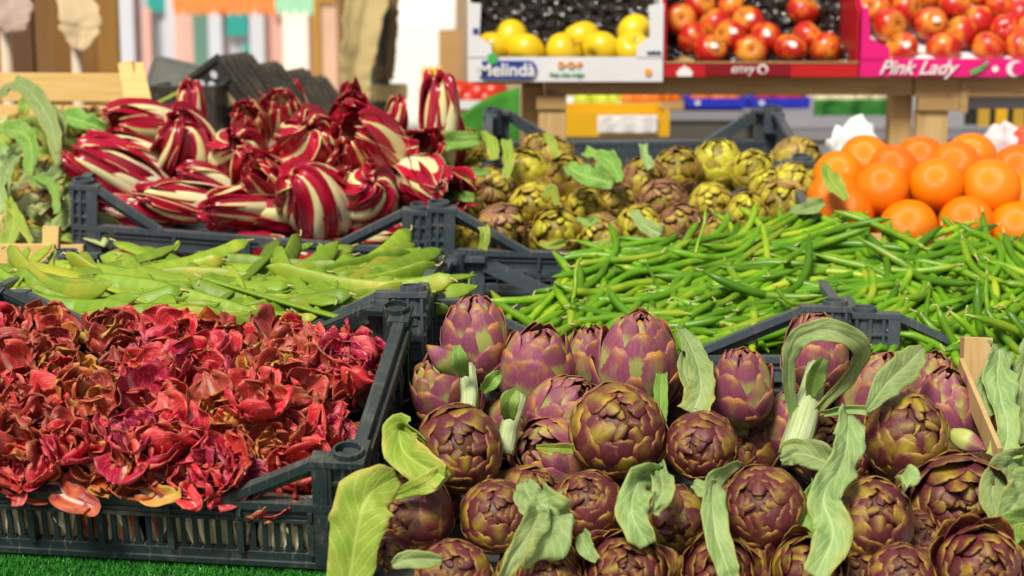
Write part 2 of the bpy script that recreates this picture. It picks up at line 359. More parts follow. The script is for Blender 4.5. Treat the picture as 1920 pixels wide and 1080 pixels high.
def artichoke_set(kind):
    """[(bract mesh, how many in the ring)] and a core"""
    if kind == 'closed':
        el = 1.0; mat = M_ART; tips = [118, 97, 78, 61, 46, 33, 22, 13, 5]; nums = [6, 6, 7, 7, 6, 6, 5, 4, 3]
        rs = [.985-.016*i for i in range(9)]; hws = [.62, .68, .68, .64, .56, .44, .31, .20, .12]; lift, notch, pt, spn = .024, .022, 2.3, 64
    elif kind == 'opened':
        el = .92; mat = M_ART; tips = [114, 95, 78, 62, 48, 36, 26, 17, 10, 5]; nums = [6, 7, 7, 7, 6, 6, 5, 5, 4, 3]
        rs = [1.0-.03*i for i in range(10)]; hws = [.58, .60, .60, .55, .47, .37, .29, .21, .15, .10]; lift, notch, pt, spn = .13, .02, 2.1, 62
    elif kind == 'upright':
        el = 1.3; mat = M_ARTV; tips = [113, 86, 60, 40, 26, 14, 5]; nums = [5, 5, 6, 6, 5, 4, 3]
        rs = [1.0, .98, .955, .93, .90, .87, .83]; hws = [.68, .82, .80, .62, .42, .24, .13]; lift, notch, pt, spn = .070, .010, 1.7, 84
    else:  # small
        el = 1.12; mat = M_ARTS; tips = [112, 92, 74, 58, 44, 31, 20, 10]; nums = [6, 7, 7, 7, 6, 5, 4, 3]
        rs = [.98-.018*i for i in range(8)]; hws = [.58, .62, .60, .54, .46, .34, .23, .14]; lift, notch, pt, spn = .045, .03, 2.2, 66
    out = []
    n = 7 if kind == 'small' else 10
    for i, (t, c, r, h) in enumerate(zip(tips, nums, rs, hws)):
        sp = spn if t > 60 else spn*(.35+.65*t/60)
        ms = [bract(f'{kind}_{i}_{q}', mat, r, el, radians(t), radians(sp), h*(1, .92, 1.06)[q], lift*(.5+.5*min(1, t/60))*(1, 2.4, .4)[q], notch*(1, .4, 1.3)[q], pt, n, n, th=.018, seed=i*7+q) for q in range(3 if kind != 'small' else 2)]
        out.append((ms, c))
    # core: closed body under the bracts
    vs = []; fs = []; N, K = 14, 8
    for j in range(K+1):
        a = radians(6+(172-6)*j/K)
        for i in range(N): vs.append(tuple(shell(a, 2*pi*i/N, {'closed': .80, 'opened': .69, 'upright': .76, 'small': .78}[kind], el)))
    for j in range(K):
        for i in range(N): fs.append((j*N+i, j*N+N+i, j*N+N+(i+1) % N, j*N+(i+1) % N))
    fs.append(tuple(range(N))); fs.append(tuple(K*N+i for i in range(N-1, -1, -1)))
    core = mesh(f'heart_{kind}', vs, fs, mats=[plain('artichoke_heart', (.10, .035, .02) if kind != 'small' else (.26, .20, .02), .5, .3, 10)])
    # stem: ribbed stalk from the base downward
    vs = []; fs = []; uv = []; N = 16; L = 2.0 if kind != 'small' else 1.3
    for j in range(9):
        z = -.88*el - L*j/8; rad = .27*(1-.16*j/8) if j else .36
        for i in range(N+1):
            a = 2*pi*i/N; q = rad*(1+.07*(-1)**i)
            vs.append((q*cos(a)+.06*sin(j*.5), q*sin(a), z)); uv.append((i/N, j/8))
    for j in range(8):
        for i in range(N): fs.append((j*(N+1)+i, (j+1)*(N+1)+i, (j+1)*(N+1)+i+1, j*(N+1)+i+1))
    fs.append(tuple(8*(N+1)+i for i in range(N-1, -1, -1)))
    stem = mesh(f'stem_{kind}', vs, fs, uv, mats=[M_STEM])
    return out, core, stem
ASET = {k: artichoke_set(k) for k in ('closed', 'opened', 'upright', 'small')}
def artichoke(kind, loc, axis, R, tone, label, group, stem=False, seed=None, name='artichoke', spin=None):
    rr = random.Random(seed if seed is not None else hash(label) % 1000)
    M = quat_from_axes(z=axis, hint=(1, 0, .1))
    t = thing(name, label, 'artichoke', loc, M.to_euler(), group, R)
    t.scale = (R*rr.uniform(.95, 1.06), R*rr.uniform(.95, 1.06), R*rr.uniform(.93, 1.08))
    sets, core, stm = ASET[kind]
    link('heart', core, t)
    ph = rr.random()*6
    for i, (ms, c) in enumerate(sets):
        ph += pi/c*1.0 + .13
        for j in range(c):
            o = link('bract', rr.choice(ms), t, rot=(rr.gauss(0, .03), rr.gauss(0, .03), ph+2*pi*j/c+rr.gauss(0, .10)))
            s = 1+rr.gauss(0, .014); o.scale = (s, s*(1+rr.gauss(0, .03)), s*(1+rr.gauss(0, .02)))
            o['tone'] = float(tone + rr.gauss(0, .10) + (.10 if i > len(sets)-4 else 0))
    if stem: link('stem', stm, t)
    return t

# red chicory: one leaf sheet, ruffled; several variants
def chic_leaf(k):
    rr = random.Random(100+k)
    wd = rr.uniform(.95, 1.35); cup = rr.uniform(.25, .6); curl = rr.uniform(-.6, .9); ruf = rr.uniform(.03, .08); fr = rr.uniform(4, 9); p = rr.random()*6; tw = rr.uniform(-.5, .5)
    off = Vector((k*3.1, k*1.7, 0))
    def f(u, v):
        w = wd*.5*(.22+.78*sin(min(1, v/.62)*pi/2)**1.3) if v < .62 else wd*.5*sqrt(max(.12, 1-((v-.62)/.38)**2.4*.88))
        nse = noise.noise(Vector((u*1.8, v*2.2, 0))+off)
        e = abs(u)**2.2
        x = w*u*(1+.10*nse); y = v*(1+.09*sin(5*u+p)*v) + .06*nse*v
        # the leaf bends along its length
        bend = curl*v*v
        z = cup*w*u*u*1.5 + ruf*(e*sin(fr*v*1.6+p+u)*v**.5 + (v**5)*sin(fr*u+p)*.9) + .045*(abs(u)**4*v+v**6)*sin(13*(u if v > .8 else v)+p*2) + .03*(abs(u)**3+v**4)*noise.noise(Vector((u*9, v*9, p))) + .10*nse*v + .03*noise.noise(Vector((u*5, v*6, 2))+off)*v
        yy = y*cos(bend*.5); zz = z + y*sin(bend*.5)*.6
        a = tw*v
        return Vector((x*cos(a)-zz*sin(a)*.5, yy, zz*cos(a)+x*sin(a)*.5))
    vs, fs, uv = sheet(f, 14, 15, .010)
    return mesh(f'chicory_leaf_{k}', vs, fs, uv, mats=[M_CHIC])
CHL = [chic_leaf(k) for k in range(12)]
def chicory(loc, nrm, L, tone, seed, label, n=None):
    rr = random.Random(seed)
    M = quat_from_axes(z=nrm)
    t = thing('red_chicory_head', label, 'chicory', loc, M.to_euler(), 'red chicory heads heaped in the dark green crate', L)
    n = n or rr.randint(8, 10); ph = rr.random()*6
    for i in range(n):
        q = i/(n-1); ph += 2.4
        el = radians(24+58*(1-q)+rr.gauss(0, 8))                  # outer leaves lie flat, inner stand up
        s = (1.0-.38*(1-q))*rr.uniform(.88, 1.1)
        E = Matrix.Rotation(ph, 3, 'Z') @ Matrix.Rotation(el, 3, 'X') @ Matrix.Rotation(rr.gauss(0, .35), 3, 'Y')
        d = Vector((-sin(ph), cos(ph), 0))*.06
        o = link('leaf', rr.choice(CHL), t, loc=d, rot=E.to_euler(), scale=s)
        o['tone'] = float(max(0, min(1, tone+rr.gauss(0, .09))))
    return t

# striped long radicchio
def trev_leaf(k, kind, ring):
    rr = random.Random(500+k*10+ring)
    el = {'long': 2.4, 'ball': 1.28, 'open': 1.7}[kind]
    r = 1-.13*ring; tw = {'long': .45, 'ball': 1.5, 'open': .7}[kind]*rr.uniform(.7, 1.2); hw = {'long': .80, 'ball': .78, 'open': .85}[kind]*rr.uniform(.8, 1.15)
    tip = radians({'long': 14, 'ball': 12, 'open': 24}[kind]+4*ring); p = rr.random()*6; fl = {'long': .12, 'ball': .14, 'open': .42}[kind]*rr.uniform(.3, 2.0)
    def f(u, v):
        a = radians(168)*(1-v)+tip*v
        w = hw*(.45+.55*sin(pi*min(1, v*1.1)*.8))*(1 if v < .8 else 1-((v-.8)/.2)**2*.72)
        rib = .10*exp(-(u/(.38*(1-v*.6)+.06))**2)*(1-v*.4)
        R_ = r*(1+rib*1.2) + fl*v**4 + .13*abs(u)**2*sin(9*v+p+2*(u > 0)) + .16*abs(u)**3*min(1, v*2) + .05*noise.noise(Vector((u*2, v*4, p)))
        if v > .88: R_ -= (v-.88)*1.5*(.4 if kind == 'open' else .9)
        sa = max(.16, sin(a)); phi = w*u/(sa*R_)
        phi = max(-1.3, min(1.3, phi)) + tw*v*v + .22*sin(4*v+p)*v
        return shell(a, phi, R_, el)
    vs, fs, uv = sheet(f, 10, 18, .03)
    return mesh(f'radicchio_leaf_{kind}_{k}_{ring}', vs, fs, uv, mats=[M_TREV])
TRV = {kd: [[trev_leaf(k, kd, g) for k in range(4)] for g in range(3)] for kd in ('long', 'ball', 'open')}
def radicchio(kind, loc, axis, R, label, seed):
    rr = random.Random(seed)
    t = thing('radicchio_head', label, 'radicchio', loc, quat_from_axes(z=axis).to_euler(), 'striped red and white radicchio heads in the blue grey crate', R)
    el = {'long': 2.4, 'ball': 1.28, 'open': 1.7}[kind]; ph = rr.random()*6
    for g, c in ((0, 5), (1, 5), (2, 4)):
        ph += .5
        for j in range(c):
            o = link('leaf', rr.choice(TRV[kind][g]), t, rot=(rr.gauss(0, .07), rr.gauss(0, .07), ph+2*pi*j/c+rr.gauss(0, .2)))
            s = 1+rr.gauss(0, .05); o.scale = (s, s, 1+rr.gauss(0, .04))
    m = MB(); m.tube((0, 0, -el*1.05), (0, 0, 1), .30, .62, .3*el, 12)
    m.build('root_end', plain('pale_root', (.62, .52, .34), .6, .2, 12), t, smooth=True)
    return t

# beans
def bean_mesh(k, L, r, flat=1.0, nseg=12, ns=8, stalk=True, curv=.10, bumpy=.0):
    rr = random.Random(900+k); c1 = rr.gauss(0, curv); c2 = rr.gauss(0, curv*.6); c3 = rr.gauss(0, curv*.15); ph = rr.random()*6; tw = rr.gauss(0, .25)
    vs = []; fs = []; mi = []
    def P(t): return Vector((L*(t-.5), L*(c1*(4*(t-.5)**2) + c2*8*(t-.5)**3), L*c3*(4*(t-.5)**2)))
    for j in range(nseg+1):
        t = j/nseg; c = P(t)
        d = (P(t+.01)-P(t-.01)).normalized(); y = Vector((0, 0, 1)).cross(d).normalized(); z = d.cross(y)
        w = r*max(.10, min(1, (sin(pi*min(1, t*1.0+.0))**.0)*min(1, t/.07+.22)**.6*min(1, (1-t)/.09+.10)**.7))
        w *= 1+bumpy*sin(t*L/.016*pi*.5+ph)
        for i in range(ns):
            a = 2*pi*i/ns; a_ = a+tw*t
            yy = cos(a)*w; zz = sin(a)*w*flat*(1 if not bumpy else 1+bumpy*2.2*sin(t*22+ph))
            q = y*(yy*cos(tw*(t-.5))-zz*sin(tw*(t-.5)))+z*(yy*sin(tw*(t-.5))+zz*cos(tw*(t-.5)))
            vs.append(tuple(c+q))
    for j in range(nseg):
        for i in range(ns): fs.append((j*ns+i, j*ns+(i+1) % ns, (j+1)*ns+(i+1) % ns, (j+1)*ns+i)); mi.append(0)
    fs.append(tuple(range(ns-1, -1, -1))); mi.append(0)
    # curled tail tip
    tip = len(vs); e = P(1); vs.append(tuple(e+Vector((.003+r*.3, rr.gauss(0, .003), rr.gauss(0, .002)))))
    for i in range(ns): fs.append((nseg*ns+i, nseg*ns+(i+1) % ns, tip)); mi.append(0)
    if stalk:
        a = P(0); q0 = len(vs); n = 5; pts = [a+Vector((.001, 0, 0)), a+Vector((-.005, .0015, .001)), a+Vector((-.010, .004*rr.choice((-1, 1)), .003))]
        for s_, (pp, w) in enumerate(zip(pts, (.0022, .0013, .0017))):
            for i in range(n): vs.append(tuple(pp+Vector((0, cos(2*pi*i/n)*w, sin(2*pi*i/n)*w))))
        for s_ in range(2):
            for i in range(n): fs.append((q0+s_*n+i, q0+s_*n+(i+1) % n, q0+s_*n+n+(i+1) % n, q0+s_*n+n+i)); mi.append(1)
        fs.append(tuple(q0+2*n+i for i in range(n))); mi.append(1)
    return vs, fs, mi
def bean_data(nm, mats, *a, **k):
    vs, fs, mi = bean_mesh(*a, **k); return mesh(nm, vs, fs, mats=mats, mi=mi)
BEANS = [bean_data(f'green_bean_{k}', [M_BEAN, M_STALK], k, random.Random(k).uniform(.155, .225), random.Random(k+50).uniform(.0054, .0064), curv=.12, bumpy=.03) for k in range(14)]
FLATS = [bean_data(f'flat_bean_{k}', [M_FLAT, M_STALK], 40+k, random.Random(k).uniform(.21, .31), random.Random(k+5).uniform(.0120, .0155), flat=.26, nseg=18, ns=10, curv=.06, bumpy=.03) for k in range(10)]

# ribbon leaf along a 3D line (artichoke foliage)
def smoothline(P, n):
    out = []; P = [P[0]*2-P[1]]+P+[P[-1]*2-P[-2]]
    m = len(P)-3
    for i in range(n+1):
        t = i/n*m; k = min(int(t), m-1); s = t-k; a, b, c, d = P[k:k+4]
        out.append(.5*((2*b)+(c-a)*s+(2*a-5*b+4*c-d)*s*s+(3*b-a-3*c+d)*s**3))
    return out
def ribbon(name, pts, widths, mat, facing, fold=.25, ruf=.12, seed=0, parent=None, twist=(0, 0), label=None, cat='leaf', group=None, nv=26, nu=10, origin=None):
    """pts: world points; facing: vector the upper face turns to"""
    rr = random.Random(seed); L = smoothline([Vector(p) for p in pts], nv); wl = smoothline([Vector((w, 0, 0)) for w in widths], nv)
    o0 = L[0].copy() if origin is None else Vector(origin)
    F0 = Vector(facing).normalized(); p1, p2 = rr.random()*9, rr.random()*9
    tot = sum((L[i+1]-L[i]).length for i in range(nv))
    def f(u, v):
        j = min(nv, int(round(v*nv))); c = L[j]; d = (L[min(j+1, nv)]-L[max(j-1, 0)]).normalized()
        s = d.cross(F0).normalized(); n = s.cross(d)
        a = twist[0]+(twist[1]-twist[0])*v; s, n = s*cos(a)+n*sin(a), n*cos(a)-s*sin(a)
        w = max(.0012, wl[j].x)*.5*(1+.14*noise.noise(Vector((v*9, p1, 0 if u < 0 else 5))))
        e = abs(u)**1.6; k = tot/.035
        z = w*(fold*abs(u)**1.3 + ruf*e*(sin(k*v*3.1+p1+(u > 0)*2)+.6*sin(k*v*6.7+p2-(u > 0)))) + (.9*ruf+.05)*w*noise.noise(Vector((u*2.2, v*k*1.6, p2))) + .05*w*noise.noise(Vector((u*6, v*k*4, p1))) - w*.10*exp(-(u/.10)**2)
        return c - o0 + s*w*u*(1-.12*abs(sin(k*v*3+p1))) + n*z
    vs, fs, uv = sheet(f, nu, nv, .0009)
    m = mesh(name, vs, fs, uv, mats=[mat])
    o = link(name, m, parent, loc=o0)
    if cat and parent is None: tag(o, label, cat, group)
    return o
def fruit_mesh(nm, mat, kind, n=24):
    vs = []; fs = []; K = n//2+2
    for j in range(K+1):
        a = pi*j/K
        for i in range(n):
            p = 2*pi*i/n
            if kind == 'apple':
                r = (.98+.10*sin(a)**2)*(1-.30*exp(-(a/.34)**2)-.16*exp(-((pi-a)/.30)**2)); r *= 1+.02*cos(5*p)*(a/pi)**2; x = r*sin(a)*(1-.07*(a/pi)); z = r*cos(a)*.95
                x *= 1.0
            else:
                r = 1-.035*exp(-(a/.12)**2)-.02*exp(-((pi-a)/.2)**2)+.006*noise.noise(Vector((sin(a)*cos(p), sin(a)*sin(p), cos(a)))*2); x = r*sin(a); z = r*cos(a)*.96
            vs.append((x*cos(p), x*sin(p), z))
    for j in range(K):
        for i in range(n): fs.append((j*n+i, (j+1)*n+i, (j+1)*n+(i+1) % n, j*n+(i+1) % n))
    return mesh(nm, vs, fs, mats=[mat])
def orange_mat():
    t = NT('orange_peel'); o = t.coord(); rn = t.rnd(); n = t.noise(o, 2, 3, .5, w=rn)
    c = t.mix(t.mr(t.math('ADD', t.math('MULTIPLY', n, .7), t.math('MULTIPLY', rn, .8)), .3, 1.1), (.86, .15, .0), (.90, .25, .0))
    vo = t.n('TexVoronoi'); vo.inputs['Scale'].default_value = 26; t.l(o, vo.inputs['Vector'])
    z = t.sep(o)[2]; c = t.mix(t.mr(z, .945, .96), c, (.22, .26, .05))
    t.bump(vo.outputs[0], .28, .03); return t.out(c, t.mr(n, .3, .7, .24, .36), .5)
def apple_mat(nm, a, b, blush):
    t = NT(nm); o = t.coord(); rn = t.rnd(); n = t.noise(o, 1.1, 3, .55, w=t.math('MULTIPLY', rn, 31)); st = t.noise(t.mapv(o, (7, 7, .8)), 2, 3, .6, w=rn)
    c = t.mix(t.mr(t.math('ADD', n, t.math('MULTIPLY', t.math('SUBTRACT', st, .5), .35)), blush-.08, blush+.10), a, b)
    z = t.sep(o)[2]; c = t.mix(t.mr(z, .55, .85, 0, .7), c, tuple(.6*x+.4*y for x, y in zip(b, (.5, .45, .04))))
    sp = t.noise(o, 30, 2); c = t.mix(t.mr(sp, .66, .72, 0, .4), c, (.75, .55, .2))
    return t.out(c, .3, .5)
M_ORANGE = orange_mat()
M_APR = apple_mat('red_apple_skin', (.50, .012, .010), (.78, .26, .02), .56)
M_APY = apple_mat('golden_apple_skin', (.80, .56, .012), (.78, .50, .01), .5)
FR_OR = fruit_mesh('orange_fruit', M_ORANGE, 'orange', 32); FR_RED = fruit_mesh('red_apple_fruit', M_APR, 'apple'); FR_YEL = fruit_mesh('golden_apple_fruit', M_APY, 'apple')
M_TWIG = plain('brown_fruit_stalk', (.12, .08, .03), .8)
mb = MB(); mb.tube((0, 0, .68), (.15, 0, 1), .035, .05, .42, 6); STALK = mesh('fruit_stalk', mb.v, mb.f, mats=[M_TWIG])
STICK_M = plain('white_fruit_label', (.75, .72, .66), .4)
def sticker_mesh():
    vs = [(0, 0, 0)]; N = 14
    def pt(a, q): d = Vector((q*cos(a), q*sin(a)*.8, 0)); return (d.x, d.y, sqrt(max(0, 1.02**2-d.length_squared))*1.06)
    vs = [pt(0, 0)]+[pt(2*pi*i/N, .13) for i in range(N)]+[pt(2*pi*i/N, .26) for i in range(N)]
    fs = [(0, 1+i, 1+(i+1) % N) for i in range(N)]+[(1+i, 1+N+i, 1+N+(i+1) % N, 1+(i+1) % N) for i in range(N)]
    return mesh('fruit_label', vs, fs, mats=[STICK_M])
STK = sticker_mesh()
def fruit(name, data, cat, loc, R, label, group, axis=(0, 0, 1), sticker=None, stalk=True):
    t = thing(name, label, cat, loc, quat_from_axes(z=axis).to_euler(), group, R)
    link('skin', data, t)
    if stalk: link('stalk', STALK, t)
    if sticker is not None:
        q = t.rotation_euler.to_matrix().inverted()
        o = link('paper_label', STK, t, rot=quat_from_axes(z=q @ Vector(sticker)).to_euler())
    return t
# ------------------------------------------------------------------ crates
def crate(label, loc, rot, Wd, Dp, H, mat, hl=.62, tower=.065, slope=.12, style='slats', group='plastic produce crates', bays=7, show=('front', 'right', 'left', 'back'), pitch=None, name='plastic_crate'):
    """stacking crate: corner posts, walls with a low middle rim and slanting shoulders; origin = bottom centre"""
    t = thing(name, label, 'crate', loc, rot, group)
    th = .010; h = H*hl
    # floor
    m = MB(); m.box(-Wd/2+.008, Wd/2-.008, -Dp/2+.008, Dp/2-.008, .003, .009)
    for i in range(9): m.box(-Wd/2+.02, Wd/2-.02, -Dp/2+.03+i*(Dp-.06)/8-.002, -Dp/2+.03+i*(Dp-.06)/8+.002, .0095, .016)
    m.build('base', mat, t)
    slat_cache = {}
    def wall(L, M, nm, low, n_bay, detail):
        """wall in its own frame: x along, z up, y outward(-)"""
        w = MB(); B = lambda *a: w.box(*a, M)
        x0, x1 = -L/2+.004, L/2-.004
        hh = h if low else H*.9
        B(x0, x1, -.006, .006, 0, .016); B(x0, x1, -.010, -.0062, 0, .006)
        rz = .024 if style == 'slats' else .034
        B(x0, x1, -.011, .005, hh-.009, hh); B(x0, x1, -.006, .004, hh-rz, hh-.0095); B(x0, x1, -.009, -.0062, hh-rz-.002, hh-rz+.002)
        B(x0, x1, -.0085, -.0062, hh-.018, hh-.015)
        iw = x1-x0-2*tower
        for i in range(n_bay+1):
            x = x0+tower+iw*i/n_bay
            B(x-.0035, x+.0035, -.011, .0045, .0165, hh-rz-.0025)
            B(x-.0025, x+.0025, -.0125, -.0105, hh-rz+.003, hh-.010)
        if low:
            for s in (-1, 1):
                a = Vector((s*(L/2-tower-.001), -.003, H-.006)); b = Vector((s*(L/2-tower-slope), -.003, hh-.005))
                w.bar(M @ a, M @ b, .015, .010, M.to_3x3() @ Vector((0, -1, 0)).cross(b-a).normalized() if False else M.to_3x3() @ Vector((0, 0, 1)))
                a2 = Vector((s*(L/2-tower-.001), .0045, H-.014)); b2 = Vector((s*(L/2-tower-slope+.01), .0045, hh-.008))
                w.bar(M @ a2, M @ b2, .003, .018, M.to_3x3() @ Vector((0, 0, 1)))
        if style == 'solid': pass
        if style == 'grid' :
            for z in (hh*.36, hh*.64): B(x0+tower, x1-tower, -.003, .003, z-.0014, z+.0014)
        o = w.build(nm, mat, t)
        # slats between the ribs, each its own piece
        if detail:
            k = (6 if style == 'slats' else 5)
            sw = .0054 if style == 'slats' else .0026
            key = round(hh, 3)
            if key not in slat_cache:
                mm = MB(); mm.box(-sw/2, sw/2, -.0045, -.0005, .0155, hh-rz+.001)
                if style == 'slats':   # rounded ends of the slots
                    mm.box(-sw/2-.0022, sw/2+.0022, -.0040, -.0010, .0160, .0195); mm.box(-sw/2-.0022, sw/2+.0022, -.0040, -.0010, hh-rz-.003, hh-rz+.0005)
                slat_cache[key] = mesh('slat', mm.v, mm.f, smooth=False, mats=[mat])
            for i in range(n_bay):
                for j in range(k-(1 if style == 'slats' else 0)):
                    kk = k if style == 'slats' else k+1
                    x = x0+tower+iw*(i+(j+1)/kk)/n_bay
                    s = link('slat', slat_cache[key], o); s.matrix_local = M @ Matrix.Translation((x, 0, 0))
        return o
    R = lambda a: Matrix.Rotation(a, 4, 'Z')
    T = Matrix.Translation
    wall(Wd, T((0, -Dp/2+.007, 0)), 'front_wall', True, bays, 'front' in show)
    wall(Wd, T((0, Dp/2-.007, 0)) @ R(pi), 'back_wall', True, bays, 'back' in show)
    wall(Dp, T((Wd/2-.007, 0, 0)) @ R(pi/2), 'side_wall', False, 4, 'right' in show)
    wall(Dp, T((-Wd/2+.007, 0, 0)) @ R(-pi/2), 'side_wall', False, 4, 'left' in show)
    for sx in (-1, 1):
        m = MB(); m.box(-.0075, .0075, -Dp/2+.045, Dp/2-.045, H*.9+.0005, H-.001, T((sx*(Wd/2-.009), 0, 0))); m.build('side_rim', mat, t, bevel=.0012)
    # corner posts: L-shaped tower with ribs and a round stacking socket
    for sx in (-1, 1):
        for sy in (-1, 1):
            m = MB(); X = lambda a, b: (a, b) if sx > 0 else (-b, -a); Y = lambda a, b: (a, b) if sy > 0 else (-b, -a)
            fx = X(Wd/2-tower, Wd/2); fy = Y(Dp/2-.011, Dp/2)
            m.box(*fx, *Y(Dp/2-.008, Dp/2-.002), 0, H-.008)
            m.box(*X(Wd/2-.008, Wd/2-.002), *Y(Dp/2-.05, Dp/2-.0085), 0, H-.008)
            m.box(*X(Wd/2-tower-.002, Wd/2+.003), *Y(Dp/2-.022, Dp/2+.004), H-.007, H)
            m.box(*X(Wd/2-.024, Wd/2+.003), *Y(Dp/2-.05, Dp/2-.0225), H-.007, H)
            for q in range(4):
                x = Wd/2-tower+.004+q*(tower-.008)/3; m.box(*X(x-.002, x+.002), *Y(Dp/2-.0018, Dp/2+.003), .004, H-.0075)
            m.box(*X(Wd/2-tower, Wd/2-tower+.017), *Y(Dp/2-.0019, Dp/2+.0035), .004, H-.0076)
            for z in (.30, .62, .80): m.box(*X(Wd/2-tower+.0005, Wd/2+.0015), *Y(Dp/2-.0017, Dp/2+.0025), H*z-.002, H*z+.002)
            o = m.build('corner_post', mat, t)
            m = MB(); m.tube((sx*(Wd/2-.017), sy*(Dp/2-.017), H-.045), (0, 0, 1), .0175, .0175, .052, 20, .0145); m.build('socket', mat, o, smooth=False)
    return t
rd = lambda a, b, c: (radians(a), radians(b), radians(c))
crateA = crate('dark green slatted crate heaped with red chicory at the front left', (-.4484, 2.087, .9573), rd(15.02, 1.59, -4.54), .60, .40, .14, M_PL_A, hl=.60, bays=6, tower=.055, slope=.11)
crateF = crate('dark crate full of pale flat beans behind the red chicory', (-.4085, 2.455, .9918), rd(-.7, -.25, -2), .60, .37, .15, M_PL_B, show=('right',), style='grid')
crateG = crate('blue grey crate of green beans whose left front corner shows beside the violet artichokes', (.178, 2.5825, .9578), rd(-.1, .5, -3), .60, .40, .15, M_PL_B, hl=.52, style='grid', bays=4, show=('front', 'back'), slope=.16)
crateH = crate('right hand blue grey crate of green beans, its corner post the lower one', at(1630, 790, 2.46)+Vector((.285, .2, 0)), rd(-.1, .5, -3), .60, .40, .15, M_PL_B, hl=.52, style='grid', bays=4, show=('front',), slope=.16)
crateB = crate('blue grey grid crate holding the striped radicchio', (-.4419, 3.0854, 1.0857), rd(8, 4.27, -.58), .60, .40, .14, M_PL_B, hl=.52, style='grid', bays=4, show=('front',), tower=.045, slope=.11)
crateC = crate('blue grey grid crate holding the small olive artichokes', tuple(CAM+(Vector((.1765, 2.9305, 1.0775))-CAM)*1.04), rd(8, 1.6, -.8), .645, .40, .146, M_PL_B, hl=.52, style='grid', bays=4, show=('front',), tower=.045, slope=.125)
crateR = crate('blue grey crate behind the small artichokes, its far wall above them', tuple(CAM+(Vector((.2371, 3.2361, 1.1308))-CAM)*1.04), rd(10, -.38, .24), .60, .40, .15, M_PL_B, hl=.56, style='grid', bays=5, show=('back',), tower=.05, slope=.10)
crateD = crate('dark plastic crate under the big purple artichokes', (.145, 2.03, .862), rd(15, 1, -2), .62, .44, .11, M_PL_A, show=('left',), bays=6)

# ------------------------------------------------------------------ stand and turf
M_TURFB = plain('turf_backing', (.010, .055, .012), .9, .3, 40)
def slab(nm, c, ax, size, mat, z=-.012):
    """board in the frame of a crate: c location, ax euler"""
    M = Matrix.Translation(Vector(c)) @ Euler(ax).to_matrix().to_4x4()
    m = MB(); m.box(-size[0], size[1], -size[2], size[3], z-.02, z, M); return m.build(nm, mat)
tf = slab('turf_base', (-.4484, 2.087, .9573), rd(15.02, 1.59, -4.54), (1.4, .345, .75, .22), M_TURFB, -.009); tag(tf, kind='structure')
def turf():
    t = NT('artificial_grass'); rn = t.noise(t.coord(), 700, 2); c = t.mix(t.mr(rn, .3, .7), (.015, .15, .012), (.06, .36, .035)); m = t.out(c, .45, .5)
    M = Matrix.Translation((-.4484, 2.087, .9573)) @ Euler(rd(15.02, 1.59, -4.54)).to_matrix().to_4x4()
    rr = random.Random(3); vs = []; fs = []
    for i in range(42000):
        x = rr.uniform(-.42, .36); y = rr.uniform(-.34, -.17); a = rr.random()*6.3; w = rr.uniform(.0006, .0011); h = rr.uniform(.005, .0085); lx, ly = rr.gauss(0, .0028), rr.gauss(0, .0028)
        n = len(vs)
        for q in ((x-w*cos(a), y-w*sin(a), -.0095), (x+w*cos(a), y+w*sin(a), -.0095), (x+lx*.5+w*cos(a)*.8, y+ly*.5+w*sin(a)*.8, -.0095+h*.6), (x+lx, y+ly, -.0095+h)): vs.append(tuple(M @ Vector(q)))
        fs += [(n, n+1, n+2), (n, n+2, n+3)]
    o = link('turf', mesh('turf', vs, fs, smooth=False, mats=[m])); tag(o, 'bright green artificial grass mat under the front crates', 'grass mat', kind='stuff')
turf()
M_STAND = wood('stand_boards', (.20, .13, .07), (.30, .20, .11))
stand = thing('display_stand', 'stepped timber stand that carries the tiers of crates', 'stand', (0, 2.6, 0))
def stand_part(nm, *b):
    m = MB(); m.box(*b); o = m.build(nm, M_STAND, None); o.parent = stand; o.location = (0, -2.6, 0); return o
stand_part('shelf_board', -.85, .82, 2.26, 2.82, .925, .945)
stand_part('shelf_board', -.85, .85, 2.83, 3.32, .975, .995)
stand_part('shelf_board', -.2, .85, 3.33, 3.75, 1.03, 1.05)
for x in (-.8, .78):
    for y, z in ((2.3, .925), (2.9, .975), (3.7, 1.03)): stand_part('leg', x-.03, x+.03, y-.03, y+.03, 0, z)
for c in (crateB, crateC, crateR):   # wedges that tilt the upper crates
    pass

# ------------------------------------------------------------------ red chicory heap
def bil(Q, s, t): a, b, c, d = Q; return (a*(1-s)+b*s)*(1-t)+(c*(1-s)+d*s)*t
MA = Matrix.Translation((-.4484, 2.087, .9573)) @ Euler(rd(15.02, 1.59, -4.54)).to_matrix().to_4x4()
NA = MA.to_3x3()
TONES = [(.03, 'deep magenta'), (.22, 'crimson'), (.40, 'scarlet'), (.58, 'rusty red'), (.74, 'dark brownish red'), (.86, 'orange brown'), (.97, 'yellow green and rust')]
WHERE_X = ['left end', 'left half', 'middle', 'right half', 'right end']; WHERE_Y = ['front edge', 'front part', 'middle', 'back part', 'back edge']
rr = random.Random(11); pts = []
for row in range(8):
    for c in range(12):
        pts.append((-.27+.54*(c+.5*(row % 2))/11.5+rr.gauss(0, .012), -.168+.320*row/7+rr.gauss(0, .010), row, c))
seen = {}
ORD = ['first', 'second', 'third', 'fourth', 'fifth', 'sixth', 'seventh', 'eighth', 'ninth', 'tenth', 'eleventh', 'twelfth']
